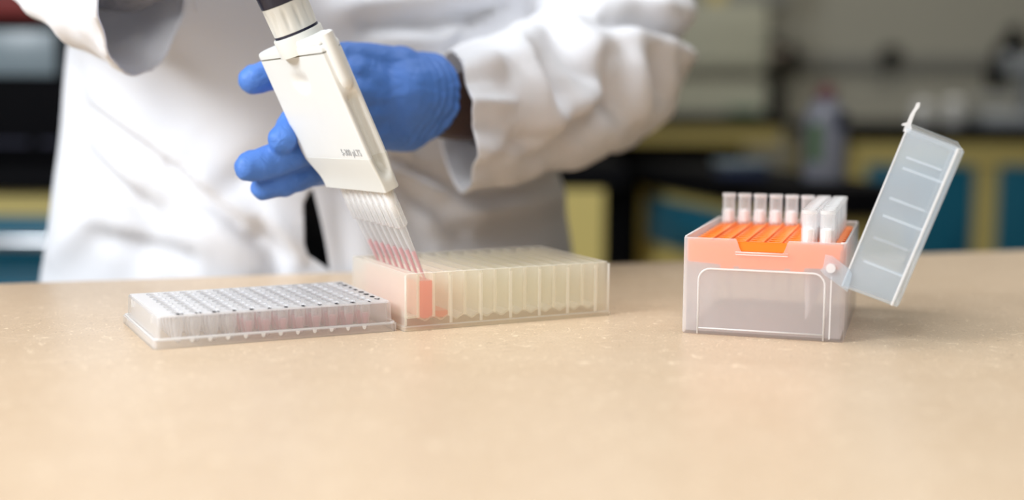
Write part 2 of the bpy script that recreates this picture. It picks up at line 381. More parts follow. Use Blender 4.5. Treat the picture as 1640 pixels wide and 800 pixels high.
# wall trunking with sockets
tk = thing('cable_trunking', 'grey cable trunking along the cream back wall', 'trunking', (0.9, 4.965, 1.125))
mkbox('channel', 0, 3.1, 0.0, 0.0345, 0.0, 0.05, M['grey'], tk, 0.004)
def knob(px_x, z, r, label, y=4.9, L=0.063):
    t = thing('wall_socket', label, 'socket', (px_x, y, z))
    bm = bmesh.new(); cyl(bm, (0, 0, 0), (0, L, 0), r, 20); cyl(bm, (0, -0.02, 0), (0, -0.0005, 0), r * 0.7, 20)
    bmesh.ops.remove_doubles(bm, verts=bm.verts, dist=1e-5)
    obj('cover', bm, M['black'], t, angle=40)
knob(1.41, 1.175, 0.034, 'small round black socket on the trunking above the lid')
knob(1.86, 1.185, 0.055, 'large black socket at the right end of the trunking')
knob(1.03, 1.165, 0.042, 'black socket on the trunking beside the beige instrument')
# microscope at far right
mic = thing('microscope', 'silver grey microscope on the teal-door cabinet at the right edge', 'microscope', (1.44, 3.85, 0.943))
mkbox('foot', -0.10, 0.14, -0.14, 0.14, 0.0, 0.04, M['silver'], mic, 0.012)
mkbox('arm', 0.07, 0.14, -0.03, 0.08, 0.0405, 0.22, M['silver'], mic, 0.015)
bm = bmesh.new(); cyl(bm, (-0.01, 0, 0.175), (0.08, 0, 0.175), 0.035, 18); obj('body_tube', bm, M['silver'], mic, angle=40)
bm = bmesh.new(); cyl(bm, (-0.03, 0, 0.1), (-0.03, 0, 0.175), 0.022, 16, 0.032); obj('objective_turret', bm, M['black'], mic, angle=40)
mkbox('stage', -0.09, 0.065, -0.07, 0.07, 0.072, 0.084, M['silver'], mic, 0.004)
bm = bmesh.new(); cyl(bm, (0.03, -0.045, 0.21), (-0.02, -0.09, 0.27), 0.022, 16); obj('eyepiece', bm, M['black'], mic, angle=40)
def jar(name, label, x, y, z, r, h, mat, capmat):
    t = thing(name, label, 'bottle', (x, y, z))
    bm = bmesh.new(); lathe(bm, [(r*0.9, 0), (r, 0.01), (r, h*0.7), (r*0.6, h*0.85), (r*0.45, h*0.88)], 20); obj('bottle_body', bm, mat, t, angle=40)
    bm = bmesh.new(); lathe(bm, [(r*0.55, h*0.8805), (r*0.55, h), (r*0.45, h*1.01)], 20); obj('cap', bm, capmat, t, angle=40)
    return t
jar('reagent_bottle', 'short white bottle on the far cabinet, left of the microscope', 1.16, 3.72, 0.943, 0.032, 0.075, M['white'], M['white'])
jar('reagent_bottle', 'white bottle close beside the microscope foot', 1.255, 3.74, 0.943, 0.03, 0.09, M['white'], M['grey'])
# dark apparatus at the end of the far counter
ap = thing('clamp_stand', 'black clamp stand at the end of the far counter', 'stand', (0.86, 4.32, 0.9632), 0)
mkbox('base_block', -0.025, 0.028, -0.03, 0.08, 0, 0.085, M['black'], ap, 0.006)
bm = bmesh.new(); cyl(bm, (0, 0.02, 0.0855), (0, 0.02, 0.25), 0.014, 12); obj('rod', bm, M['black'], ap, angle=40)
bm = bmesh.new(); cyl(bm, (-0.02, -0.02, 0.19), (0.028, -0.02, 0.19), 0.022, 14); obj('clamp', bm, M['beige_dark'], ap, angle=40)
# squeeze bottle on the island, blue bag in the kneehole
wb = thing('wash_bottle', 'clear squeeze bottle with red cap, purple label and green label, behind the tip box', 'bottle', (0.46, 1.93, 0.90))
bm = bmesh.new(); lathe(bm, [(0.028, 0), (0.032, 0.004), (0.032, 0.085), (0.030, 0.10), (0.018, 0.118), (0.012, 0.121)], 24); obj('bottle_body', bm, M['bottle'], wb, angle=40)
bm = bmesh.new(); lathe(bm, [(0.016, 0.1212), (0.016, 0.133), (0.007, 0.139), (0.004, 0.143)], 20); obj('cap', bm, M['redcap'], wb, angle=40)
bm = bmesh.new(); loft(bm, [[(0.0327*cos(a), 0.0327*sin(a), z) for a in [rad(-75) + rad(60)*k/8 for k in range(9)]] + [(0.0322*cos(a), 0.0322*sin(a), z) for a in [rad(-15) - rad(60)*k/8 for k in range(9)]] for z in (0.078, 0.102)]); obj('purple_label', bm, M['navycloth'], wb)
bm = bmesh.new(); loft(bm, [[(0.0327*cos(a), 0.0327*sin(a), z) for a in [rad(-150) + rad(40)*k/8 for k in range(9)]] + [(0.0322*cos(a), 0.0322*sin(a), z) for a in [rad(-110) - rad(40)*k/8 for k in range(9)]] for z in (0.03, 0.085)]); obj('green_label', bm, M['green'], wb)
bag = thing('storage_box', 'dark blue lidded box on the island top behind the single tips', 'box', (0.352, 1.99, 0.90), rad(8))
mkbox('box_body', -0.04, 0.03, -0.03, 0.03, 0.0, 0.018, M['navycloth'], bag, 0.003); mkbox('box_lid', -0.042, 0.032, -0.032, 0.032, 0.0185, 0.026, M['screen'], bag, 0.003)

# ------------------------------------------------------------------ 96-well plate
PL = thing('well_plate', 'translucent 96-well plate with pink samples, left of the reservoir', 'well plate', (-0.17476, 0.62627, BT), rad(26.216))
W, D = 0.12776, 0.08548
def shell(name, prof, mat, parent, n=5, inner=0.0012, top_fn=None, x0=0, x1=W, y0=0, y1=D, r=0.003, ex=0, ey=0, floor_z=None):
    """open-bottomed or floored wall: prof = [(inset, z)...] outside going up, then the inside going down"""
    bm = bmesh.new(); rings = []
    for ins_, z in prof:
        rings.append([(x, y, (z if top_fn is None else top_fn(x, y, z))) for x, y in rrect(x0 + ins_, x1 - ins_, y0 + ins_, y1 - ins_, max(0.0004, r - ins_*0.3), n, ex, ey)])
    return bm, rings
bm, rings = shell('skirt', [(0, 0), (0, 0.0042), (0.0022, 0.0050), (0.0026, 0.0149), (0.0032, 0.0158), (0.0042, 0.0149), (0.0040, 0.0046), (0.0016, 0.0036), (0.0012, 0.0)], M['plate'], PL)
loft(bm, rings, close=True); obj('skirt', bm, M['plate'], PL, angle=30)
def holes_sheet(xs, ys, pitch, r, x0, x1, y0, y1, zt, th, seg=12):
    """flat sheet with round holes, real thickness"""
    bm = bmesh.new()
    for top in (1, 0):
        z = zt if top else zt - th
        for i, cx in enumerate(xs):
            for j, cy in enumerate(ys):
                L_ = x0 if i == 0 else cx - pitch/2; R_ = x1 if i == len(xs)-1 else cx + pitch/2
                B_ = y0 if j == 0 else cy - pitch/2; T_ = y1 if j == len(ys)-1 else cy + pitch/2
                inner, outer = [], []
                for k in range(seg):
                    a = 2*pi*(k + .5)/seg; dx, dy = cos(a), sin(a)
                    inner.append(bm.verts.new((cx + r*dx, cy + r*dy, z)))
                    s = 1/max(abs(dx), abs(dy))
                    ux, uy = dx*s, dy*s
                    ux = ux*((R_-cx) if ux > 0 else (cx-L_)); uy = uy*((T_-cy) if uy > 0 else (cy-B_))
                    outer.append(bm.verts.new((cx + ux, cy + uy, z)))
                for k in range(seg):
                    m = (k+1) % seg; bm.faces.new((inner[k], outer[k], outer[m], inner[m]))
                if not top: continue
                lo = [bm.verts.new((v.co.x, v.co.y, zt - th)) for v in inner]
                for k in range(seg):
                    m = (k+1) % seg; bm.faces.new((inner[k], inner[m], lo[m], lo[k]))
    bmesh.ops.remove_doubles(bm, verts=bm.verts, dist=1e-6)
    return bm
cx = [0.01438 + 0.009*k for k in range(12)]; cy = [0.01124 + 0.009*k for k in range(8)]
bm = holes_sheet(cx, cy, 0.009, 0.0030, 0.0036, W - 0.0036, 0.0036, D - 0.0036, 0.0159, 0.0009)
obj('deck', bm, M['deck'], PL)
bm = bmesh.new(); lathe(bm, [(0.0035, 0.01592), (0.0034, 0.0164), (0.0029, 0.0164), (0.0028, 0.0150), (0.0024, 0.0090), (0.0011, 0.0016), (0.0005, 0.0010), (0.0008, 0.0006), (0.0015, 0.0016), (0.0028, 0.0090), (0.0029, 0.01592)], 12, close=True)
well0 = obj('well', bm, M['well'], PL, smooth=True); bm = bmesh.new()
lathe(bm, [(0.0006, 0.0014), (0.00115, 0.0022), (0.0023, 0.0090), (0.0023, 0.0092)], 10)
liq0 = obj('pink_sample', bm, M['pinksoft'], well0, smooth=True)
first = True
for i, x in enumerate(cx):
    for j, y in enumerate(cy):
        filled = i >= 4 and j <= 7
        if first and filled:
            o = well0; first = False
        else:
            o = well0.copy(); C.objects.link(o); o.parent = PL
            if filled:
                q = liq0.copy(); C.objects.link(q); q.parent = o
        o.location = (x, y, 0)
up = Matrix.Rotation(pi, 4, 'Z')
for k in range(12):
    text_obj('column_number', str(12 - k), 0.0042, M['ink'], PL, Matrix.Translation((cx[k], 0.0052, 0.01610)) @ Matrix.Rotation(pi, 4, 'Z'), 0.00012)
for k in range(8):
    text_obj('row_letter', 'ABCDEFGH'[k], 0.0042, M['ink'], PL, Matrix.Translation((W - 0.0072, cy[k], 0.01610)) @ Matrix.Rotation(pi, 4, 'Z'), 0.00012)
for k in range(11):
    bm = bmesh.new(); x = cx[k] + 0.0045
    prism(bm, [(x - 0.0011, 0.0042), (x - 0.0008, 0.0028), (x, 0.0022), (x + 0.0008, 0.0028), (x + 0.0011, 0.0042)], lambda a, b, d: (a, d, b), -0.0002, 0.0001)
    obj('skirt_notch', bm, M['pprib'], PL)
for y in (0.012, D - 0.02):
    mkbox('end_rib', 0.0016, 0.0024, y, y + 0.001, 0.0112, 0.0152, M['pprib'], PL)
bm = bmesh.new(); tube(bm, [(x, y, 0.0047) for x, y in rrect(0.001, W-0.001, 0.001, D-0.001, 0.003, 4)] + [(W-0.004, 0.001, 0.0047)], 0.0005, 6)
obj('skirt_bead', bm, M['pprib'], PL, smooth=True)

# ------------------------------------------------------------------ reservoir
RV = thing('reservoir', 'tall cream translucent twelve-channel reservoir with pink reagent in its first channel', 'reservoir', (-0.05662, 0.67976, BT), rad(27.04))
H = 0.0309
bm, rings = shell('outer', [(0, 0), (0, 0.0022), (0.0013, 0.0028), (0.0015, H - 0.0004), (0.0019, H), (0.0029, H - 0.0004), (0.0029, 0.0040), (0.0012, 0.0)], None, None, r=0.002)
loft(bm, rings, close=True); obj('outer_wall', bm, M['rsv'], RV, angle=30)
u0, pu = 0.0088, 0.00915
yi0, yi1 = 0.0031, D - 0.0031
# scalloped trough floors: one continuous wavy sheet
bm = bmesh.new(); pts = []
for k in range(12):
    a = u0 + pu*k
    for s in range(8):
        t = s/8; pts.append((a + pu*t, 0.0052 + 0.0022*abs(cos(pi*t))**1.5))
pts.append((u0 + pu*12, 0.0074))
xs0 = 0.0031
poly = [(xs0, 0.0074)] + pts + [(W - 0.0031, 0.0074), (W - 0.0031, 0.0064)] + [(a, b - 0.001) for a, b in reversed(pts)] + [(xs0, 0.0064)]
prism(bm, poly, lambda a, b, d: (a, d, b), yi0, yi1); obj('trough_floor', bm, M['rsvrib'], RV)
for k in range(13):
    a = u0 + pu*k
    bm = bmesh.new(); box(bm, a - 0.0005, a + 0.0005, yi0, yi1, 0.0072, H - 0.0006)
    dv = obj('divider', bm, M['rsv'], RV)
    mkbox('divider_edge', a - 0.0006, a + 0.0006, 0.00165, 0.0027, 0.0068, H - 0.0008, M['rsvrib'], dv)
for k in range(6):
    a = 0.0276 + 0.018*k
    mkbox('rib', a - 0.0007, a + 0.0007, 0.0008, 0.00128, 0.0030, H - 0.002, M['rsvrib'], RV)
    mkbox('rib', a - 0.0007, a + 0.0007, D - 0.00128, D - 0.0008, 0.0030, H - 0.002, M['rsvrib'], RV)
for x_, y_ in ((0.001, 0.001), (W - 0.001, 0.001)):
    bm = bmesh.new(); cyl(bm, (x_ + 0.0004 * (1 if x_ < 0.06 else -1), y_ + 0.0004, 0.0029), (x_ + 0.0004 * (1 if x_ < 0.06 else -1), y_ + 0.0004, H - 0.001), 0.0006, 8); obj('corner_rib', bm, M['rsvrib'], RV, smooth=True)
bm = bmesh.new(); g = 0.0006
box(bm, u0 + g, u0 + pu - g, yi0 + 0.0002, yi1 - 0.0002, 0.0060, 0.0262); obj('pink_reagent', bm, M['peach'], RV)['label'] = 'pink reagent filling the first channel'
bm = bmesh.new(); box(bm, u0 + pu + g, u0 + 2*pu - g, yi0 + 0.0002, yi1 - 0.0002, 0.0060, 0.0095); obj('pink_reagent', bm, pl_orange := plastic('orange_liquid', (1.0, 0.58, 0.42), 0.3, 0.6, rough=0.05), RV)['label'] = 'shallow orange reagent in the second channel'

# ------------------------------------------------------------------ tips
def build_tip(label, cat, group, r=0.0037, liquid=False):
    t = thing('pipette_tip', label, cat, (0, 0, 0), 0, group)
    s = r/0.0037
    bm = bmesh.new()
    lathe(bm, [(0.0037*s, 0.0570), (0.0037*s, 0.0430), (0.0034*s, 0.0350), (0.0022, 0.0338), (0.0006, 0.0), (0.0003, 0.0), (0.0018, 0.0330), (0.0029*s, 0.0355), (0.0031*s, 0.0430), (0.0031*s, 0.0570)], 18, close=True)
    obj('tip_body', bm, M['tip'], t, angle=40)
    for k in range(8):
        a = 2*pi*k/8
        bm = bmesh.new(); rr = 0.0035*s
        cyl(bm, (rr*cos(a), rr*sin(a), 0.0350), ((rr+.0002)*cos(a), (rr+.0002)*sin(a), 0.0475), 0.0003, 6); obj('grip_rib', bm, M['tipwhite'], t)
    bm = bmesh.new(); lathe(bm, [(0.00385*s, 0.0572), (0.00395*s, 0.0566), (0.00395*s, 0.0556), (0.00378*s, 0.0552), (0.00308*s, 0.0552), (0.00308*s, 0.0572)], 18, close=True); obj('rim', bm, M['tipwhite'], t, angle=40)
    bm = bmesh.new(); lathe(bm, [(0.00295*s, 0.0405), (0.00300*s, 0.0470), (0.0018*s, 0.0478)], 14); obj('filter', bm, M['tipwhite'] if liquid else M['nozzle'], t, angle=50)
    if liquid:
        bm = bmesh.new(); lathe(bm, [(0.00036, 0.0), (0.00122, 0.0190), (0.00122, 0.0192)], 10); obj('pink_liquid', bm, M['pink'], t, smooth=True)
    return t

# ------------------------------------------------------------------ tip box
BX = thing('tip_box', 'frosted pipette tip box with orange tray and its lid tipped open to the right', 'tip box', (0.09034, 0.68339, BT), rad(-17.53))
w_, d_, h_ = 0.0837, 0.1211, 0.0514
def cut(x, y, z):
    if y < 0.004 and z > 0.047:
        a = abs(x - 0.0410)
        if a < 0.0139: 
            t = min(1, max(0, (0.0139 - a)/0.0034)); t = t*t*(3-2*t)
            return z - 0.0068*t
    return z
bm = bmesh.new()
def per(i): 
    o_ = rrect(i, w_ - i, i, d_ - i, max(0.0006, 0.0025 - i*0.5), 4, 0, 0)
    # add points on the front side for the cut-out (front side is the last run: x0 -> x1 at y0)
    xs = [0.0265, 0.0271, 0.0277, 0.0284, 0.0291, 0.0298, 0.0305, 0.0515, 0.0522, 0.0529, 0.0536, 0.0543, 0.0549, 0.0555]
    return o_ + [(x, i) for x in xs]
prof = [(0.0006, 0.0), (0.0, 0.0008), (0.0, h_ - 0.0005), (0.0004, h_), (0.0013, h_), (0.0015, h_ - 0.0006), (0.0018, 0.0016)]
loft(bm, [[(x, y, cut(x, y, z)) for x, y in per(i)] for i, z in prof], cap0=True, cap1=True)
obj('box_body', bm, M['pp'], BX, angle=30)
def tube2(path, r, mat, name, parent, n=6, smooth=True):
    bm = bmesh.new(); tube(bm, path, r, n); return obj(name, bm, mat, parent, smooth=smooth)
# raised arch on the front wall
arch = [(0.0085, 0.0005), (0.0085, 0.029)] + [(0.0145 - 0.006*cos(a), 0.029 + 0.0062*sin(a)) for a in [pi/2*k/6 for k in range(1, 7)]] + [(0.0675 + 0.006*sin(a), 0.029 + 0.0062*cos(a)) for a in [pi/2*k/6 for k in range(0, 7)]] + [(0.0735, 0.0005)]
tube2([(a, -0.0002, b) for a, b in arch], 0.00055, M['pprib'], 'arch_rib', BX)
tube2([(a, d_ + 0.0002, b) for a, b in arch], 0.00055, M['pprib'], 'arch_rib', BX)
tube2([(0.0085, -0.0001, 0.0035), (0.0735, -0.0001, 0.0035)], 0.00045, M['pprib'], 'foot_rib', BX)
rect = [(0.0275, 0.0433), (0.0544, 0.0433), (0.0544, 0.0446), (0.0275, 0.0446), (0.0275, 0.0433)]
tube2([(a, -0.0002, b) for a, b in rect], 0.00028, M['pprib'], 'slot_rim', BX)
tube2([(x, y, h_ - 0.0001) for x, y in rrect(0.0005, w_-0.0005, 0.0005, d_-0.0005, 0.0025, 4)[:]][:14] + [(0.0005, 0.004, h_)], 0.00045, M['pprib'], 'rim_bead', BX)
for z_ in (0.030, 0.018):
    pass
mkbox('side_post', w_ - 0.0075, w_ - 0.0068, -0.0004, 0.0001, 0.0015, 0.034, M['pprib'], BX)
# tray
TZ = 0.0487
tu = [0.0079 + 0.0093*k for k in range(8)]; tv = [0.0111 + 0.009*k for k in range(12)]
bm = holes_sheet(tu, tv, 0.009, 0.0031, 0.0028, w_ - 0.0028, 0.0036, d_ - 0.003, TZ, 0.0012, 10)
tray = obj('tray', bm, M['orange'], BX)
front = [(0.0030, TZ - 0.0013), (0.0030, 0.0385), (0.0195, 0.0375), (0.0195, 0.0352), (0.0262, 0.0352), (0.0262, 0.0368), (0.0292, 0.0368), (0.0292, 0.0358), (0.0525, 0.0358), (0.0525, 0.0368), (0.0555, 0.0368), (0.0555, 0.0352), (0.0625, 0.0352), (0.0625, 0.0375), (0.0805, 0.0375), (0.0805, TZ - 0.0013)]
bm = bmesh.new(); prism(bm, front, lambda a, b, d: (a, d, b), 0.0026, 0.0036); obj('tray_front', bm, M['orange'], tray)
bm = bmesh.new(); prism(bm, front, lambda a, b, d: (a, d, b), d_ - 0.0040, d_ - 0.0030); obj('tray_rear', bm, M['orange'], tray)
mkbox('tray_side', 0.0022, 0.0028, 0.0037, d_ - 0.0041, 0.0385, TZ - 0.0013, M['orange'], tray)
mkbox('tray_side', w_ - 0.0028, w_ - 0.0022, 0.0037, d_ - 0.0041, 0.0385, TZ - 0.0013, M['orange'], tray)
bm = bmesh.new(); prism(bm, [(0.0285, TZ + 0.0008), (0.0535, TZ + 0.0008), (0.0525, 0.0450), (0.0295, 0.0450)], lambda a, b, d: (a, d, b), 0.0019, 0.0025); obj('tray_clip', bm, M['orange'], tray)
mkbox('tray_lip', 0.0022, 0.0815, 0.0026, 0.0035, TZ - 0.0012, TZ + 0.0012, M['orange'], tray)
# raised ribs between the hole columns
for k in range(7):
    x = (tu[k] + tu[k+1])/2
    mkbox('tray_rib', x - 0.0006, x + 0.0006, 0.006, d_ - 0.006, TZ + 0.0001, TZ + 0.0010, M['orange'], tray)
# lid, turned 109.5 degrees open about the hinge edge on the right
ld = Vector((0.334, 0.9426)); pn = Vector((0.9426, -0.334)); c0 = Vector((0.0815, 0.0290))
def LM(a, b, v):       # a along the lid width, b through its depth, v along the hinge axis
    q = c0 + ld*a + pn*b; return (q.x, v, q.y)
LW, LT = 0.0862, 0.0296
lv0, lv1 = -0.0016, d_ + 0.0016
bm = bmesh.new()
def lring(i, b):
    return [LM(x, b, y) for x, y in rrect(i, LW - i, lv0 + i, lv1 - i, 0.0016, 3)]
loft(bm, [lring(0.0011, 0.0), lring(0.0003, 0.0), lring(0.0003, 0.001), lring(0.0008, LT - 0.0008), lring(0.0016, LT), lring(0.0030, LT - 0.0016), lring(0.0019, LT - 0.003), lring(0.0015, 0.001)][0:1] and
     [lring(0.0014, 0.0), lring(0.0003, 0.0), lring(0.0008, LT - 0.0008), lring(0.0016, LT), ], cap0=False, cap1=True)
lid = bm
R2 = loft(bm, [lring(0.0014, 0.0), lring(0.0022, LT - 0.0022), lring(0.0028, LT - 0.0026)], cap0=False, cap1=True)
bmesh.ops.remove_doubles(bm, verts=bm.verts, dist=1e-6)
lid = obj('lid', bm, M['pplid'], BX, angle=30)
for a in (0.0165, 0.0415, 0.0670):
    for v0, v1 in ((lv0 + 0.0024, lv0 + 0.0040), (lv1 - 0.0040, lv1 - 0.0024)):
        bm = bmesh.new(); prism(bm, [(a - 0.0006, 0.0055), (a + 0.0006, 0.0055), (a + 0.0006, LT - 0.0030), (a - 0.0006, LT - 0.0030)], lambda p, q, d: LM(p, q, d), v0, v1); obj('lid_rib', bm, M['pprib'], lid)
# bright edges of the lid
bm = bmesh.new(); tube(bm, [LM(0.001, LT - 0.0033, lv0 + 0.0002), LM(LW - 0.001, LT - 0.0033, lv0 + 0.0002)], 0.0007, 6); obj('edge_bead', bm, M['pprib'], lid)
bm = bmesh.new(); tube(bm, [LM(0.001, 0.0003, lv0 + 0.0004), LM(LW - 0.001, 0.0003, lv0 + 0.0004)], 0.0005, 6); obj('edge_bead', bm, M['pprib'], lid)
arm = [(0.0733, 0.0455), (0.0768, 0.0450), (0.0825, 0.0408), (0.0856, 0.0385), (0.0868, 0.0360), (0.0850, 0.0270), (0.0822, 0.0290), (0.0728, 0.0355), (0.0712, 0.0375), (0.0725, 0.0395)]
for v0, v1 in ((-0.0029, -0.0017), (d_ + 0.0017, d_ + 0.0029)):
    bm = bmesh.new(); prism(bm, arm, lambda a, b, d: (a, d, b), v0, v1); obj('hinge_arm', bm, M['pplid'], lid)
    bm = bmesh.new(); vv = (v0 - 0.0012, v1) if v0 < 0 else (v0, v1 + 0.0012)
    cyl(bm, (0.0763, vv[0], 0.0388), (0.0763, vv[1], 0.0388), 0.0024, 20); bmesh.ops.bevel(bm, geom=[e for e in bm.edges if len(e.link_faces) == 2 and e.calc_face_angle() > 1], offset=0.0007, segments=2, affect='EDGES'); obj('hinge_pin', bm, M['pprib'], lid, angle=40)
# latch: slim hook standing on the free edge
lt = [(0.1085, 0.1085), (0.1093, 0.1112), (0.1077, 0.1113), (0.1079, 0.1122), (0.1101, 0.1128), (0.1115, 0.1168), (0.1136, 0.1204), (0.1143, 0.1226), (0.1160, 0.1228), (0.1158, 0.1206), (0.1140, 0.1180), (0.1127, 0.1140), (0.1122, 0.1118), (0.1127, 0.1098), (0.1112, 0.1078)]
bm = bmesh.new(); prism(bm, lt, lambda a, b, d: (a, d, b), 0.003, 0.020); lo_ = obj('latch', bm, M['pprib'], lid)

# tips in the tray
tipR = build_tip('single clear pipette tip in the back row, at its left end', 'pipette tip', 'single tips in the back row', r=0.0039)
ca, sa = cos(rad(-17.53)), sin(rad(-17.53))
def in_box(u, v): return (0.09034 + u*ca - v*sa, 0.68339 + u*sa + v*ca)
ordn = ['at its left end', 'second from the left', 'third from the left', 'fourth from the left', 'fifth from the left', 'sixth, partly behind the full columns']
rackz = BT + 0.0670 - 0.0572
for k in range(6):
    t = tipR if k == 0 else copy_tree(tipR)
    t.location = (*in_box(tu[k], tv[11]), rackz); t['label'] = 'single clear pipette tip in the back row, ' + ordn[k]
nth = ['', 'second', 'third', 'fourth', 'fifth', 'sixth', 'seventh', 'eighth', 'ninth', 'tenth', 'eleventh', 'last']
for k in (6, 7):
    for j in range(12):
        t = copy_tree(tipR); t.location = (*in_box(tu[k], tv[j]), rackz)
        t.rotation_euler = (0, 0, random.random()*6)
        side = 'left' if k == 6 else 'right'
        if j == 0: t['label'] = f'frontmost clear tip of the {side} full column in the orange tray'
        else: t['label'] = f'clear pipette tip, {nth[j]} from the front in the {side} full column'
        t['group'] = f'tips in the {side} full column'

# ------------------------------------------------------------------ pipette
TH, BE = rad(24.5), rad(28)
A = Vector((-sin(TH)*cos(BE), -sin(TH)*sin(BE), cos(TH))); V = Vector((-sin(BE), cos(BE), 0)); Nn = V.cross(A)
P0 = Vector((-0.0489, 0.696, BT + 0.031)) - A*0.008
PM = Matrix((( Nn.x, V.x, A.x, P0.x), (Nn.y, V.y, A.y, P0.y), (Nn.z, V.z, A.z, P0.z), (0, 0, 0, 1)))
PP = thing('multichannel_pipette', 'ivory eight-channel pipette held tilted over the reservoir by gloved hands', 'pipette')
PP.matrix_world = PM
# x = thickness (negative faces the camera side), y = along the row of channels, z = along the barrel
def rpoly(pts, rads, seg=5, dense=0.0022):
    out = []; n = len(pts)
    for i in range(n):
        p0, p, p1 = Vector(pts[i-1]), Vector(pts[i]), Vector(pts[(i+1) % n])
        a = (p0 - p).normalized(); b = (p1 - p).normalized()
        half = a.angle(b)/2; d = min(rads[i]/math.tan(half), (p0-p).length*.45, (p1-p).length*.45)
        s, e = p + a*d, p + b*d
        for k in range(seg + 1):
            t = k/seg; out.append((s*(1-t)**2 + p*2*t*(1-t) + e*t*t))
    res = []
    m = len(out)
    for i in range(m):
        p, q = out[i], out[(i+1) % m]; L_ = (q-p).length; c = max(1, int(L_/dense))
        for k in range(c): res.append(p + (q-p)*k/c)
    return res
sec = [(-0.0056, -0.0090), (-0.0116, 0.0770), (-0.0060, 0.0820), (0.0100, 0.0820), (0.0130, 0.0760), (0.0120, 0.0200), (0.0055, -0.0095)]
base = rpoly(sec, [0.0014, 0.004, 0.004, 0.004, 0.006, 0.020, 0.004], 5, 0.0014)
def smooth(t): t = max(0, min(1, t)); return t*t*(3-2*t)
def body_pt(p, t, ch=True):
    x, y = p
    # taper of the lower shroud
    k = smooth((0.080 - t)/0.020)
    if y > 0.03: y = 0.03 + (y - 0.03)*(1 - 0.17*k)
    x = x*(1 - 0.22*k)
    n = Vector((0, 0))
    if ch and y < 0.004 and x > -0.006:       # the near edge: rod on top, long groove below
        nx = (x - 0.0002)
        g_ = math.exp(-(nx/0.0026)**4)
        depth = 0
        if t < 0.117: depth = 0.0060*smooth((0.1135 - t)/0.006)*smooth((t - 0.062)/0.012)
        if t > 0.117: depth = -0.0022*smooth((t - 0.1175)/0.004)
        y += depth*g_
    if ch and x < -0.0058 and y > 0.005:                     # thumb notch on the wide face
        a, b = (y - 0.034)/0.0125, (t - 0.1235)
        e = (a)**2 + (b/0.0085)**2
        if e < 1 and b > -0.009: x += 0.0036*(1 - e)**0.8*smooth(0.5 + (-b)/0.012)*smooth(1.1 + (-a)*0.9)
    return (x, y, t)
ts = [0.0765 + 0.00125*k for k in range(48)]
def topshape(p, t, T0, T1):
    return t
bm = bmesh.new()
rings = []
for t in ts: rings.append([body_pt(p, t) for p in base])
def inset(ring, c, f, dz=0): return [((q[0]-c[0])*f + c[0], (q[1]-c[1])*f + c[1], q[2] + dz) for q in ring]
cc = (0.0, 0.034)
rings.insert(0, inset(rings[0], cc, 0.985))
loft(bm, rings)
obj('body', bm, M['ivory'], PP, angle=35)
# dark seam line and top cap above it
tt = ts[-1]
bm = bmesh.new(); loft(bm, [inset([body_pt(p, tt) for p in base], cc, 0.985, 0.0001), inset([body_pt(p, tt) for p in base], cc, 0.985, 0.0007)]); obj('seam', bm, M['seam'], PP)
bm = bmesh.new(); capr = [body_pt(p, tt) for p in base if True]
loft(bm, [inset(capr, cc, 0.998, 0.0008), inset(capr, cc, 1.0, 0.0028), inset(capr, cc, 0.985, 0.0040), inset(capr, cc, 0.955, 0.0046)]); obj('top_cap', bm, M['ivory'], PP, angle=40)
bm = bmesh.new()
sh_ = rpoly([(-0.0052, -0.0084), (-0.0072, 0.028), (0.0050, 0.034), (0.0110, 0.030), (0.0100, 0.016), (0.0050, -0.0084)], [0.002, 0.006, 0.003, 0.003, 0.004, 0.003], 4)
loft(bm, [[(x, y, tt + 0.0047) for x, y in sh_], [(x, y, tt + 0.0068) for x, y in sh_], [(x*0.93, (y-0.01)*0.96+0.01, tt + 0.0078) for x, y in sh_]]); obj('top_plateau', bm, M['ivory'], PP, angle=40)
# ejector rod at the near edge
bm = bmesh.new()
z0 = 0.1135
lathe(bm, [(0.0004, z0), (0.0016, z0 + 0.0006), (0.0031, z0 + 0.0028), (0.0036, z0 + 0.006), (0.0036, tt + 0.0090), (0.0026, tt + 0.0098), (0.0010, tt + 0.0100)], 20, cx=0.0004, cy=-0.0092)
obj('ejector_rod', bm, M['ivory'], PP, angle=45)
# lower shroud
bm = bmesh.new(); rr = []
for t in [0.0570, 0.0580] + [0.060 + 0.00165*k for k in range(11)]:
    rr.append([body_pt(p, min(t, 0.0765)) [:2] + (t,) if False else (lambda q: (q[0]*1.012, q[1] + (q[1]-0.034)*0.006, t))(body_pt(p, t)) for p in base])
rr.insert(0, inset(rr[0], cc, 0.93))
loft(bm, rr); obj('shroud', bm, M['ivory2'], PP, angle=35)
# channel nozzles
for k in range(8):
    bm = bmesh.new(); lathe(bm, [(0.0014, 0.0425), (0.0024, 0.0432), (0.0028, 0.0470), (0.0029, 0.0569)], 14, cy=0.009*k); obj('nozzle', bm, M['nozzle'], PP, smooth=True)
# collar, fluted knob, dark ring, handle
cy_ = 0.0315
bm = bmesh.new(); lathe(bm, [(0.0134, tt + 0.0009), (0.0134, tt + 0.0105), (0.0130, tt + 0.0112), (0.0118, tt + 0.0112)], 48, cy=cy_); obj('collar', bm, M['ivory2'], PP, angle=35)
z1 = tt + 0.0113
bm = bmesh.new(); lathe(bm, [(0.0121, z1), (0.0121, z1 + 0.0012)], 40, cy=cy_); obj('seam', bm, M['navy'], PP)
bm = bmesh.new()
def flute(t, base_r, dep):
    return [((base_r - dep*(0.5 + 0.5*cos(12*a))**3)*cos(a), cy_ + (base_r - dep*(0.5 + 0.5*cos(12*a))**3)*sin(a), t) for a in [2*pi*i/144 for i in range(144)]]
loft(bm, [flute(z1 + 0.0013, 0.0120, 0.0), flute(z1 + 0.0030, 0.0121, 0.0002), flute(z1 + 0.0060, 0.0122, 0.0009), flute(z1 + 0.0120, 0.0123, 0.0011), flute(z1 + 0.0145, 0.0123, 0.0), flute(z1 + 0.0165, 0.0123, 0.0)])
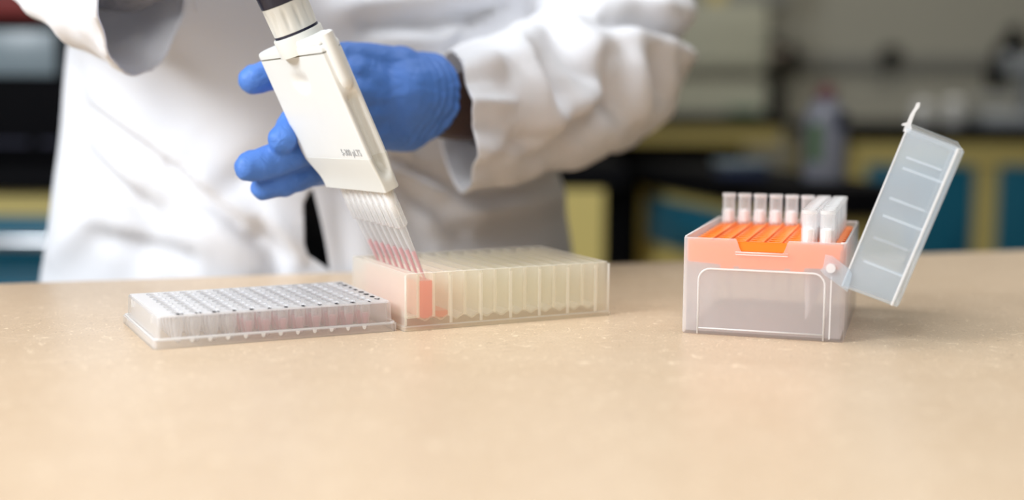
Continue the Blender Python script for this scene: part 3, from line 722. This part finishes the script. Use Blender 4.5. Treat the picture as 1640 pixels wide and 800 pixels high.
obj('fluted_knob', bm, M['ivory2'], PP, angle=50)
bm = bmesh.new(); lathe(bm, [(0.0124, z1 + 0.0166), (0.0126, z1 + 0.0172), (0.0128, z1 + 0.0260), (0.0120, z1 + 0.0270)], 40, cy=cy_); obj('dark_ring', bm, M['navy'], PP, angle=35)
bm = bmesh.new(); lathe(bm, [(0.0118, z1 + 0.0271), (0.0125, z1 + 0.030), (0.0140, z1 + 0.070), (0.0150, z1 + 0.105), (0.0135, z1 + 0.118), (0.0050, z1 + 0.120), (0.0048, z1 + 0.140), (0.0085, z1 + 0.1405), (0.0085, z1 + 0.146)], 32, cy=cy_); obj('handle', bm, M['ivory'], PP, angle=35)
# printed range on the wide face (reads along the row)
rotT = Matrix(((0, 0, -1, 0), (-1, 0, 0, 0), (0, 1, 0, 0), (0, 0, 0, 1)))    # text x -> -row, text y -> up the barrel
text_obj('range_print', '5-300 µLTS', 0.0052, M['print'], PP, Matrix.Translation((-0.00700, 0.0085, 0.0803)) @ Matrix.Rotation(atan(0.0060/0.0860), 4, 'Z') @ rotT)

# ------------------------------------------------------------------ tips on the pipette
tipP = build_tip('clear tip with pink liquid, nearest on the pipette', 'pipette tip', 'tips mounted on the pipette', liquid=True)
names = ['nearest the camera, at the right', 'second from the near end', 'third from the near end', 'fourth from the near end', 'fourth from the far end', 'third from the far end', 'second from the far end', 'farthest from the camera, at the left']
for k in range(8):
    t = tipP if k == 0 else copy_tree(tipP)
    t.matrix_world = Matrix.Translation(P0 + V*0.009*k) @ PM.to_3x3().to_4x4()
    t['label'] = 'mounted pipette tip with pink liquid, ' + names[k]

# ------------------------------------------------------------------ person
def remesh(name, bm, voxel, mat, parent, subdiv=0, smooth_it=4):
    me = bpy.data.meshes.new(name); bm.to_mesh(me); bm.free()
    o = bpy.data.objects.new(name, me); C.objects.link(o)
    r = o.modifiers.new('r', 'REMESH'); r.mode = 'VOXEL'; r.voxel_size = voxel
    if smooth_it:
        s = o.modifiers.new('s', 'SMOOTH'); s.factor = 0.5; s.iterations = smooth_it
    bpy.context.view_layer.update()
    me2 = bpy.data.meshes.new_from_object(o.evaluated_get(bpy.context.evaluated_depsgraph_get()))
    bpy.data.objects.remove(o)
    me2.materials.clear(); me2.name = name
    return link(name, me2, mat, parent, True)
def capsule_chain(bm, pts, rads, n=16, flat=None):
    """tapered limb with round ends through pts; flat=(axis, factor) squashes along an axis"""
    P = [Vector(p) for p in pts]; Q, Rr = [], []
    # resample with Catmull-Rom
    for i in range(len(P) - 1):
        p0, p1, p2, p3 = P[max(i-1, 0)], P[i], P[i+1], P[min(i+2, len(P)-1)]
        r0, r1 = rads[i], rads[i+1]
        for s in range(6):
            t = s/6
            Q.append(0.5*((2*p1) + (p2-p0)*t + (2*p0-5*p1+4*p2-p3)*t*t + (3*p1-p0-3*p2+p3)*t**3)); Rr.append(r0 + (r1-r0)*smooth(t))
    Q.append(P[-1]); Rr.append(rads[-1])
    d0 = (Q[0]-Q[1]).normalized(); d1 = (Q[-1]-Q[-2]).normalized()
    pre = [(Q[0] + d0*Rr[0]*sin(a), Rr[0]*cos(a)) for a in (1.35, 1.0, 0.6, 0.3)]
    post = [(Q[-1] + d1*Rr[-1]*sin(a), Rr[-1]*cos(a)) for a in (0.3, 0.6, 1.0, 1.35)]
    allp = pre + list(zip(Q, Rr)) + post
    tube(bm, [a for a, b in allp], [b for a, b in allp], n)

person = thing('person', 'person in white lab coat and blue gloves standing behind the bench, holding the pipette', 'person', (-0.156, 1.056, 0))
pinv = Matrix.Translation((0.156, -1.056, 0))
E_ = Vector((cos(BA), sin(BA), 0)); F_ = Vector((sin(BA), -cos(BA), 0)); PC = Vector((-0.156, 1.056, 0))
def world_part(o):       # geometry is written in world coordinates
    o.matrix_parent_inverse = pinv; return o

# body: one continuous skin-modifier figure
jt = dict(pelvis=PC + Vector((0,0,0.93)), waist=PC + Vector((0,0,1.10)), chest=PC + Vector((0,0,1.30)), neckb=PC + Vector((0,0,1.47)),
          neck=PC + F_*0.01 + Vector((0,0,1.54)), head=PC + F_*0.04 + Vector((0,0,1.64)), crown=PC + F_*0.03 + Vector((0,0,1.73)),
          chin=PC + F_*0.10 + Vector((0,0,1.585)),
          lsh=PC + E_*0.165 + Vector((0,0,1.42)), lel=Vector((0.075, 1.03, 1.065)), lwr=Vector((-0.032, 0.848, 1.014)), lha=Vector((-0.075, 0.805, 1.024)),
          rsh=PC - E_*0.165 + Vector((0,0,1.42)), rel=Vector((-0.358, 0.942, 1.172)), rfm=Vector((-0.268, 0.846, 1.116)), rwr=Vector((-0.200, 0.775, 1.115)), rha=Vector((-0.165, 0.73, 1.122)),
          lhip=PC + E_*0.09 + Vector((0,0,0.88)), lkn=PC + E_*0.10 + F_*0.01 + Vector((0,0,0.48)), lan=PC + E_*0.10 + Vector((0,0,0.09)), lto=PC + E_*0.11 + F_*0.12 + Vector((0,0,0.035)),
          rhip=PC - E_*0.09 + Vector((0,0,0.88)), rkn=PC - E_*0.10 + F_*0.01 + Vector((0,0,0.48)), ran=PC - E_*0.10 + Vector((0,0,0.09)), rto=PC - E_*0.11 + F_*0.12 + Vector((0,0,0.035)))
rd = dict(pelvis=.12, waist=.105, chest=.12, neckb=.06, neck=.052, head=.080, crown=.062, chin=.038, lsh=.055, lel=.028, lwr=.025, lha=.016, rsh=.055, rel=.030, rfm=.027, rwr=.024, rha=.016,
          lhip=.085, lkn=.055, lan=.038, lto=.032, rhip=.085, rkn=.055, ran=.038, rto=.032)
ed = [('pelvis','waist'),('waist','chest'),('chest','neckb'),('neckb','neck'),('neck','head'),('head','crown'),('head','chin'),('chest','lsh'),('lsh','lel'),('lel','lwr'),('lwr','lha'),
      ('chest','rsh'),('rsh','rel'),('rel','rfm'),('rfm','rwr'),('rwr','rha'),('pelvis','lhip'),('lhip','lkn'),('lkn','lan'),('lan','lto'),('pelvis','rhip'),('rhip','rkn'),('rkn','ran'),('ran','rto')]
kk = list(jt); me = bpy.data.meshes.new('skel'); me.from_pydata([tuple(jt[k]) for k in kk], [(kk.index(a), kk.index(b)) for a, b in ed], [])
so = bpy.data.objects.new('skel', me); C.objects.link(so)
sm = so.modifiers.new('skin', 'SKIN'); sm.use_smooth_shade = True
for i, k in enumerate(kk):
    me.skin_vertices[0].data[i].radius = (rd[k], rd[k]); me.skin_vertices[0].data[i].use_root = (k == 'pelvis')
sb = so.modifiers.new('sub', 'SUBSURF'); sb.levels = 2
bpy.context.view_layer.update()
bme = bpy.data.meshes.new_from_object(so.evaluated_get(bpy.context.evaluated_depsgraph_get())); bpy.data.objects.remove(so)
bme.materials.clear(); bme.name = 'body'
body = world_part(link('body', bme, M['skin'], person, True))
hc = jt['head']
bm = bmesh.new(); bmesh.ops.create_uvsphere(bm, u_segments=24, v_segments=16, radius=0.098)
for v in bm.verts:
    v.co += hc - F_*0.022 + Vector((0, 0, 0.045)); 
    v.co += Vector((0,0,0.004))*noise.noise(v.co*40)
world_part(obj('hair', bm, M['hair'], person, smooth=True))
for s in (-1, 1):
    bm = bmesh.new(); bmesh.ops.create_uvsphere(bm, u_segments=12, v_segments=8, radius=0.012)
    for v in bm.verts: v.co += hc + F_*0.072 + E_*0.031*s + Vector((0, 0, 0.002))
    world_part(obj('eye', bm, M['eye'], person, smooth=True))
    bm = bmesh.new(); capsule_chain(bm, [hc + E_*0.082*s + Vector((0, 0, 0.02)), hc + E_*0.082*s - Vector((0, 0, 0.02))], [0.014, 0.010], 10)
    world_part(obj('ear', bm, M['skin'], person, smooth=True))
bm = bmesh.new(); capsule_chain(bm, [hc + F_*0.072 + Vector((0, 0, 0.0)), hc + F_*0.092 - Vector((0, 0, 0.03))], [0.008, 0.013], 10); world_part(obj('nose', bm, M['skin'], person, smooth=True))
# trousers
bm = bmesh.new()
for s in (-1, 1):
    capsule_chain(bm, [PC + Vector((0,0,0.98)) + E_*0.05*s, PC + E_*0.09*s + Vector((0,0,0.85)), PC + E_*0.10*s + F_*0.01 + Vector((0,0,0.48)), PC + E_*0.10*s + Vector((0,0,0.14))], [0.125, 0.105, 0.075, 0.062], 24)
world_part(remesh('trousers', bm, 0.012, M['trouser'], person))
for s in (-1, 1):
    bm = bmesh.new(); capsule_chain(bm, [PC + E_*0.10*s - F_*0.03 + Vector((0,0,0.055)), PC + E_*0.11*s + F_*0.13 + Vector((0,0,0.042))], [0.052, 0.041], 16)
    for v in bm.verts: v.co.z = max(v.co.z, 0.0005)
    world_part(obj('shoe', bm, M['shoe'], person, smooth=True))

# lab coat
bm = bmesh.new()
trs = [(0.46, .262, .185, -.02), (0.62, .245, .172, -.012), (0.80, .226, .158, -.004), (0.90, .212, .148, 0.0), (0.98, .200, .142, 0.0), (1.06, .190, .136, 0.0), (1.16, .187, .132, 0), (1.28, .198, .130, 0), (1.38, .200, .120, 0), (1.45, .150, .095, 0), (1.50, .085, .075, 0.0), (1.52, .075, .07, 0)]
rings = []
for z, a, b, off in trs:
    rings.append([PC + F_*off + E_*(a*cos(t)) + F_*(b*sin(t)) + Vector((0, 0, z)) for t in [2*pi*i/64 for i in range(64)]])
loft(bm, rings)
LS = [PC + E_*0.150 + Vector((0,0,1.395)), Vector((0.050, 1.078, 1.24)), Vector((0.078, 1.035, 1.065)), Vector((0.048, 0.985, 1.035)), Vector((0.005, 0.92, 1.018)), Vector((-0.034, 0.868, 1.007)), Vector((-0.075, 0.820, 1.002))]
capsule_chain(bm, LS, [0.070, 0.064, 0.062, 0.060, 0.053, 0.049, 0.049], 28)
RS_ = [PC - E_*0.150 + Vector((0,0,1.395)), Vector((-0.370, 0.975, 1.30)), Vector((-0.362, 0.940, 1.190)), Vector((-0.305, 0.885, 1.136)), Vector((-0.238, 0.815, 1.096)), Vector((-0.185, 0.765, 1.078))]
capsule_chain(bm, RS_, [0.072, 0.066, 0.066, 0.058, 0.053, 0.052], 28)
me = bpy.data.meshes.new('cm'); bm.to_mesh(me); bm.free()
co = bpy.data.objects.new('cm', me); C.objects.link(co)
r = co.modifiers.new('r', 'REMESH'); r.mode = 'VOXEL'; r.voxel_size = 0.0045
s = co.modifiers.new('s', 'SMOOTH'); s.factor = 0.5; s.iterations = 12
bpy.context.view_layer.update()
cme = bpy.data.meshes.new_from_object(co.evaluated_get(bpy.context.evaluated_depsgraph_get())); bpy.data.objects.remove(co)
bm = bmesh.new(); bm.from_mesh(cme); bm.normal_update()
# folds: (x, z, x2, z2, width, height, which) on front surfaces; torso ('t'), left sleeve ('l'), right sleeve ('r')
FOLDS = []
FOLDS.append((-0.3047, 1.0113, -0.2433, 0.9723, 0.0070, -0.0100, 't'))
FOLDS.append((-0.2978, 1.0182, -0.2365, 0.9800, 0.0080, 0.0080, 't'))
FOLDS.append((-0.2407, 0.9728, -0.1800, 0.9238, 0.0060, -0.0120, 't'))
FOLDS.append((-0.2340, 0.9783, -0.1755, 0.9315, 0.0100, 0.0090, 't'))
FOLDS.append((-0.1781, 0.9249, -0.1625, 0.8992, 0.0060, -0.0080, 't'))
FOLDS.append((-0.3024, 0.9795, -0.2637, 0.9457, 0.0070, -0.0090, 't'))
FOLDS.append((-0.2956, 0.9841, -0.2537, 0.9526, 0.0100, 0.0070, 't'))
FOLDS.append((-0.2610, 0.9466, -0.2340, 0.9063, 0.0100, -0.0060, 't'))
FOLDS.append((-0.2947, 0.9229, -0.2250, 0.9100, 0.0080, -0.0080, 't'))
FOLDS.append((-0.2880, 0.9306, -0.2205, 0.9176, 0.0120, 0.0070, 't'))
FOLDS.append((-0.2181, 0.9566, -0.1870, 0.9035, 0.0140, 0.0080, 't'))
FOLDS.append((-0.1758, 0.9347, -0.1580, 0.9104, 0.0050, -0.0090, 't'))
FOLDS.append((-0.1692, 0.9392, -0.1505, 0.9126, 0.0080, 0.0080, 't'))
FOLDS.append((-0.3204, 1.0365, -0.3111, 0.9530, 0.0100, -0.0060, 't'))
FOLDS.append((-0.2592, 1.0413, -0.2228, 1.0006, 0.0180, -0.0070, 't'))
FOLDS.append((-0.3296, 0.9064, -0.2971, 0.9392, 0.0120, 0.0080, 't'))
FOLDS.append((-0.2706, 0.8911, -0.2546, 0.9413, 0.0140, -0.0060, 't'))
FOLDS.append((-0.2003, 0.9568, -0.1692, 0.9837, 0.0100, -0.0060, 't'))
FOLDS.append((-0.0801, 0.9800, -0.0445, 0.9580, 0.0060, -0.0120, 't'))
FOLDS.append((-0.0801, 0.9866, -0.0378, 0.9647, 0.0080, 0.0100, 't'))
FOLDS.append((-0.0801, 0.9622, -0.0356, 0.9247, 0.0070, -0.0100, 't'))
FOLDS.append((-0.0757, 0.9689, -0.0267, 0.9359, 0.0090, 0.0090, 't'))
FOLDS.append((-0.0460, 0.9466, 0.0322, 0.9564, 0.0090, -0.0100, 't'))
FOLDS.append((-0.0551, 0.9373, 0.0322, 0.9449, 0.0120, 0.0090, 't'))
FOLDS.append((-0.1145, 0.9450, -0.0969, 0.9011, 0.0120, 0.0060, 't'))
FOLDS.append((-0.0364, 0.9202, 0.0136, 0.9115, 0.0120, -0.0060, 't'))
FOLDS.append((-0.0837, 0.9452, -0.0617, 0.9190, 0.0080, -0.0060, 't'))
FOLDS.append((-0.1211, 0.9581, -0.1145, 0.9009, 0.0080, -0.0050, 't'))
FOLDS.append((-0.1011, 1.0748, 0.0184, 1.0873, 0.0080, -0.0120, 't'))
FOLDS.append((-0.1195, 1.0839, -0.0092, 1.0962, 0.0100, 0.0090, 't'))
FOLDS.append((-0.0909, 1.0644, -0.0546, 1.0610, 0.0100, 0.0080, 't'))
FOLDS.append((0.0093, 1.0762, 0.0371, 1.1043, 0.0100, -0.0160, 't'))
FOLDS.append((-0.0551, 1.0798, -0.0276, 1.0616, 0.0100, 0.0070, 't'))
FOLDS.append((0.0670, 1.0758, 0.1364, 1.0682, 0.0075, -0.0120, 'l'))
FOLDS.append((0.0622, 1.0638, 0.1340, 1.0558, 0.0090, 0.0110, 'l'))
FOLDS.append((0.0646, 1.0878, 0.1292, 1.0883, 0.0110, 0.0100, 'l'))
FOLDS.append((0.0273, 1.0662, 0.0523, 1.0391, 0.0080, -0.0080, 'l'))
FOLDS.append((0.0387, 1.0731, 0.0659, 1.0392, 0.0090, 0.0110, 'l'))
FOLDS.append((0.0637, 1.0483, 0.0750, 1.0120, 0.0070, -0.0120, 'l'))
FOLDS.append((0.0766, 1.0558, 0.0891, 1.0142, 0.0090, 0.0110, 'l'))
FOLDS.append((0.0938, 1.0469, 0.1055, 1.0259, 0.0070, -0.0110, 'l'))
FOLDS.append((0.1019, 1.0519, 0.1147, 1.0307, 0.0080, 0.0090, 'l'))
FOLDS.append((0.0044, 1.0516, 0.0220, 1.0121, 0.0080, 0.0100, 'l'))
FOLDS.append((0.0178, 1.0497, 0.0356, 1.0098, 0.0080, -0.0100, 'l'))
FOLDS.append((0.0270, 1.0073, 0.0585, 1.0256, 0.0100, 0.0100, 'l'))
FOLDS.append((0.0360, 0.9871, 0.0652, 1.0189, 0.0080, -0.0120, 'l'))
FOLDS.append((-0.0088, 0.9854, 0.0220, 0.9967, 0.0080, -0.0080, 'l'))
FOLDS.append((-0.0320, 1.0334, -0.0085, 1.0345, 0.0035, -0.0020, 'l'))
FOLDS.append((-0.0320, 1.0206, -0.0021, 1.0187, 0.0040, 0.0060, 'l'))
FOLDS.append((-0.0320, 1.0079, 0.0000, 1.0017, 0.0040, -0.0030, 'l'))
FOLDS.append((-0.0332, 0.9929, 0.0043, 0.9868, 0.0060, 0.0060, 'l'))
FOLDS.append((-0.0341, 0.9780, -0.0085, 0.9718, 0.0060, -0.0030, 'l'))
FOLDS.append((-0.0237, 1.0465, -0.0086, 1.0380, 0.0040, 0.0050, 'l'))
FOLDS.append((-0.0323, 1.0421, 0.0129, 1.0489, 0.0060, 0.0030, 'l'))
FOLDS.append((0.0134, 0.9762, 0.0356, 0.9809, 0.0080, -0.0080, 'l'))
FOLDS.append((-0.3347, 1.0886, -0.2862, 1.0581, 0.0080, -0.0080, 'r'))
FOLDS.append((-0.3145, 1.0959, -0.2714, 1.0661, 0.0100, 0.0080, 'r'))
FOLDS.append((-0.3347, 1.1150, -0.2950, 1.0933, 0.0100, -0.0100, 'r'))
def seg_d(px, pz_, f):
    ax, az, bx, bz = f[:4]; dx, dz = bx-ax, bz-az; L2 = dx*dx + dz*dz
    t = max(0, min(1, ((px-ax)*dx + (pz_-az)*dz)/L2)); 
    qx, qz = px - ax - dx*t, pz_ - az - dz*t
    return math.hypot(qx, qz), t
lcut = (Vector((-0.0385, 0.868, 1.006)), Vector((-0.96, -0.24, -0.10)).normalized())
rcut = (Vector((-0.2200, 0.817, 1.088)), Vector((0.985, -0.16, -0.06)).normalized())
def sleeve_part(c):
    """l, r or t: nearest guide line"""
    def dist(poly):
        best = 9
        for p, q in zip(poly, poly[1:]):
            d = q-p; t = max(0, min(1, (c-p).dot(d)/d.length_squared)); best = min(best, (c-p-d*t).length)
        return best
    a, b = dist(LS), dist(RS_)
    if a < 0.078 and a < b: return 'l'
    if b < 0.080: return 'r'
    return 't'
newco = []
for v in bm.verts:
    c = v.co; part = sleeve_part(c); n = v.normal
    dsp = 0
    if c.y < 1.12 and n.y < 0.6:
        for f in FOLDS:
            if f[6] != part: continue
            d, t = seg_d(c.x, c.z, f)
            if d < f[4]*3: dsp += f[5]*(1.35 if part == 'l' else 1.1)*math.exp(-(d/f[4])**2)*(0.35 + 0.65*sin(pi*(0.12 + 0.76*t)))
    if part == 't':
        q = Vector((c.x*6 + c.z*2.0, c.y*4, c.z*2.4)); dsp += 0.006*noise.noise(q) + 0.0028*noise.noise(Vector((c.x*22 + c.z*9, c.y*9, c.z*9 - c.x*7)))
        if c.z < 0.95: dsp += 0.006*sin(math.atan2(c.y - PC.y, c.x - PC.x)*9)*smooth((0.98 - c.z)/0.25)
    else:
        q = Vector((c.x*30 + c.z*18, c.y*12, c.z*26 - c.x*20)); dsp += 0.0045*noise.noise(q) + 0.002*noise.noise(q*2.3)
    newco.append(c + n*dsp)
for v, c in zip(bm.verts, newco): v.co = c
# open the sleeves, the hem and the front below the waist
WEDGE = [(-0.1419, 0.9572), (-0.1467, 0.9476), (-0.1458, 0.9201), (-0.1432, 0.9114), (-0.1283, 0.9002), (-0.1314, 0.9202), (-0.1353, 0.9381), (-0.1401, 0.9572)]
bm.normal_update()
for (ax, az), (bx, bz) in zip(WEDGE, WEDGE[1:] + WEDGE[:1]):
    loc_f = [f for f in bm.faces if f.calc_center_median().y < PC.y - 0.03 and -0.155 < f.calc_center_median().x < -0.118 and 0.888 < f.calc_center_median().z < 0.970]
    geom = loc_f + list({e for f in loc_f for e in f.edges}) + list({v for f in loc_f for v in f.verts})
    bmesh.ops.bisect_plane(bm, geom=geom, plane_co=(ax, 0, az), plane_no=(bz - az, 0, ax - bx), dist=1e-6)
def in_wedge(x, z):
    r_ = False
    for (ax, az), (bx, bz) in zip(WEDGE, WEDGE[1:] + WEDGE[:1]):
        if (az > z) != (bz > z) and x < (bx - ax)*(z - az)/(bz - az) + ax: r_ = not r_
    return r_
dead_f = [f for f in bm.faces if f.calc_center_median().y < PC.y - 0.03 and in_wedge(f.calc_center_median().x, f.calc_center_median().z)]
bmesh.ops.delete(bm, geom=dead_f, context='FACES')
loc_f = [f for f in bm.faces if (f.calc_center_median() - lcut[0]).length < 0.13 and f.calc_center_median().y < 0.925 and sleeve_part(f.calc_center_median()) == 'l']
bmesh.ops.bisect_plane(bm, geom=loc_f + list({e for f in loc_f for e in f.edges}) + list({v for f in loc_f for v in f.verts}), plane_co=lcut[0] + lcut[1]*0.0003, plane_no=lcut[1], dist=1e-6)
for v in bm.verts:
    dd_ = (v.co - rcut[0]).dot(rcut[1])
    if abs(dd_) < 0.03 and (v.co - rcut[0]).length < 0.12 and v.co.y < 0.885 and sleeve_part(v.co) == 'r':
        v.co += rcut[1]*(1 - abs(dd_)/0.03)*(0.013*noise.noise(v.co*32) + 0.006*noise.noise(v.co*75))
loc_f = [f for f in bm.faces if (f.calc_center_median() - rcut[0]).length < 0.15 and f.calc_center_median().y < 0.885 and sleeve_part(f.calc_center_median()) == 'r']
bmesh.ops.bisect_plane(bm, geom=loc_f + list({e for f in loc_f for e in f.edges}) + list({v for f in loc_f for v in f.verts}), plane_co=rcut[0] + rcut[1]*0.0003, plane_no=rcut[1], dist=1e-6)
dead = []
for v in bm.verts:
    c = v.co; part = sleeve_part(c)
    if (c - lcut[0]).dot(lcut[1]) > 0.0005 and (c - lcut[0]).length < 0.15 and c.y < 0.93 and part == 'l': dead.append(v)
    elif (c - rcut[0]).dot(rcut[1]) > 0.0005 and (c - rcut[0]).length < 0.15 and c.y < 0.885 and part == 'r': dead.append(v)
    elif c.z < 0.475 or c.z > 1.505 : dead.append(v)
bmesh.ops.delete(bm, geom=dead, context='VERTS')
coat = world_part(obj('lab_coat', bm, M['coat'], person, smooth=True))
sd = coat.modifiers.new('thick', 'SOLIDIFY'); sd.thickness = 0.0016; sd.offset = -1
# knitted cuff inside the right sleeve
bm = bmesh.new(); tube(bm, [Vector((-0.276, 0.856, 1.110)), Vector((-0.243, 0.820, 1.106)), Vector((-0.210, 0.786, 1.114))], [0.031, 0.033, 0.031], 24)
world_part(obj('knit_cuff', bm, M['knit'], person, smooth=True))
bm = bmesh.new(); tube(bm, [(-0.206, 0.86, 1.12), (-0.2105, 0.857, 1.10), (-0.2065, 0.853, 1.085), (-0.2045, 0.852, 1.076)], 0.0011, 6); world_part(obj('loose_thread', bm, M['thread'], person, smooth=True))

# gloves: five separate fingers grown from metacarpals, then fused
def glove(name, label, chains, palm, cuff):
    bm = bmesh.new()
    for pts, rr_ in chains: capsule_chain(bm, pts, rr_, 16)
    for pts, rr_ in palm: capsule_chain(bm, pts, rr_, 16)
    capsule_chain(bm, cuff[0], cuff[1], 24)
    o = remesh(name, bm, 0.0013, M['glove'], person, smooth_it=9)
    bm = bmesh.new(); bm.from_mesh(o.data); bm.normal_update()
    new = []
    c_end = Vector(cuff[0][-1]); c_dir = (Vector(cuff[0][-1]) - Vector(cuff[0][-2])).normalized()
    for v in bm.verts:
        c = v.co; near = 1 - smooth(((c - c_end).dot(-c_dir))/0.035)
        fing = 1 - smooth((c.x + 0.135)/0.03)
        d = 0.0006*noise.noise(c*110) + (0.0002 + 0.0007*fing)*noise.noise(Vector((c.x*190 + c.z*90, c.y*60, c.z*120)))
        d += near*0.0030*noise.noise(Vector(((c.x+c.y)*25, c.z*70, c.y*20)))
        d += near*(0.0008*sin((c - c_end).dot(c_dir)*1100 + 3*noise.noise(c*45)) + 0.0010*noise.noise(Vector(((c.x + c.y)*70, c.z*220, c.y*60))))
        new.append(c + v.normal*d)
    for v, c in zip(bm.verts, new): v.co = c
    dead = [v for v in bm.verts if (v.co - c_end).dot(c_dir) > 0.0 + 0.0006*noise.noise(v.co*50) and (v.co - c_end).length < 0.06]
    bmesh.ops.delete(bm, geom=dead, context='VERTS')
    bm.to_mesh(o.data); bm.free()
    for p in o.data.polygons: p.use_smooth = True
    o.name = name; o['label'] = label
    sd = o.modifiers.new('thick', 'SOLIDIFY'); sd.thickness = 0.0006; sd.offset = -1
    return world_part(o)
wr = (-0.0512, 0.8360, 1.0208)
iM, mM, rM, pM = (-0.0978, 0.7920, 1.0351), (-0.0981, 0.7880, 1.0237), (-0.0964, 0.7900, 1.0124), (-0.0932, 0.7950, 1.0032)
tM = (-0.0702, 0.8150, 1.0395)
glove('glove', 'blue nitrile glove on the supporting hand behind the pipette',
      [([iM, (-0.1179, 0.7820, 1.0206), (-0.1248, 0.7580, 1.0083), (-0.1307, 0.7420, 0.9987)], [.0115, .0105, .0100, .0082]),
       ([mM, (-0.1153, 0.7720, 0.9978), (-0.1339, 0.7520, 0.9875), (-0.1502, 0.7420, 0.9829)], [.0115, .0108, .0102, .0088]),
       ([rM, (-0.1146, 0.7850, 0.9838), (-0.1311, 0.7650, 0.9741), (-0.1447, 0.7560, 0.9699)], [.0110, .0098, .0088, .0074]),
       ([pM, (-0.1053, 0.8000, 0.9861), (-0.1137, 0.7920, 0.9781), (-0.1202, 0.7850, 0.9755)], [.0100, .0088, .0080, .0070]),
       ([tM, (-0.0957, 0.8000, 1.0444), (-0.1261, 0.7750, 1.0399), (-0.1506, 0.7620, 1.0325)], [.0140, .0118, .0108, .0088])],
      [([wr, iM], [.020, .0140]), ([wr, mM], [.020, .0150]), ([wr, rM], [.020, .0145]), ([wr, pM], [.020, .0130]), ([wr, tM], [.020, .0155]), ([(-0.0633, 0.8260, 1.0239), (-0.0935, 0.7970, 1.0283)], [.022, .017]), ([(-0.0634, 0.8280, 1.0168), (-0.0919, 0.8000, 1.0130)], [.022, .017]), ([(-0.0669, 0.8220, 1.0070), pM], [.018, .0135]), ([iM, pM], [.012, .012])],
      ([(-0.0848, 0.8050, 1.0238), (-0.0702, 0.8150, 1.0239), (-0.0611, 0.8240, 1.0232), (-0.0550, 0.8330, 1.0220)], [.018, .0265, .0280, .0280]))
# right hand closed round the handle, above the picture
hc_ = P0 + V*cy_ + A*(z1 + 0.085 - 0.0)
X1 = (Vector((-0.200, 0.775, 1.115)) - hc_); X1 = (X1 - A*X1.dot(A)).normalized(); Y1 = A.cross(X1)
def RP(a, r, up): a = rad(a); return hc_ + (X1*cos(a) + Y1*sin(a))*r + A*up
rw = hc_ + X1*0.075 + A*(-0.005)
chains = []
for k, u in enumerate((0.026, 0.006, -0.014, -0.033)):
    chains.append(([RP(35, .036, u), RP(80, .030, u), RP(130, .026, u - .002), RP(185, .0245, u - .003), RP(225, .0245, u - .003)], [.0115, .0105, .0100, .0092, .0080] if k < 3 else [.0105, .0095, .0088, .0082, .0072]))
chains.append(([RP(-25, .038, .020), RP(-55, .029, .040), RP(-80, .017, .053), RP(-100, .008, .063)], [.0145, .0120, .0108, .0090]))
palm = [([rw, RP(35, .036, u)], [.020, .0135]) for u in (0.026, 0.006, -0.014, -0.033)] + [([rw, RP(-25, .038, .020)], [.020, .0155])]
glove('glove', 'blue nitrile glove gripping the pipette handle', chains, palm, ([rw + (hc_ - rw)*0.3, rw, rw + X1*0.020, rw + X1*0.045], [.020, .024, .0275, .0290]))
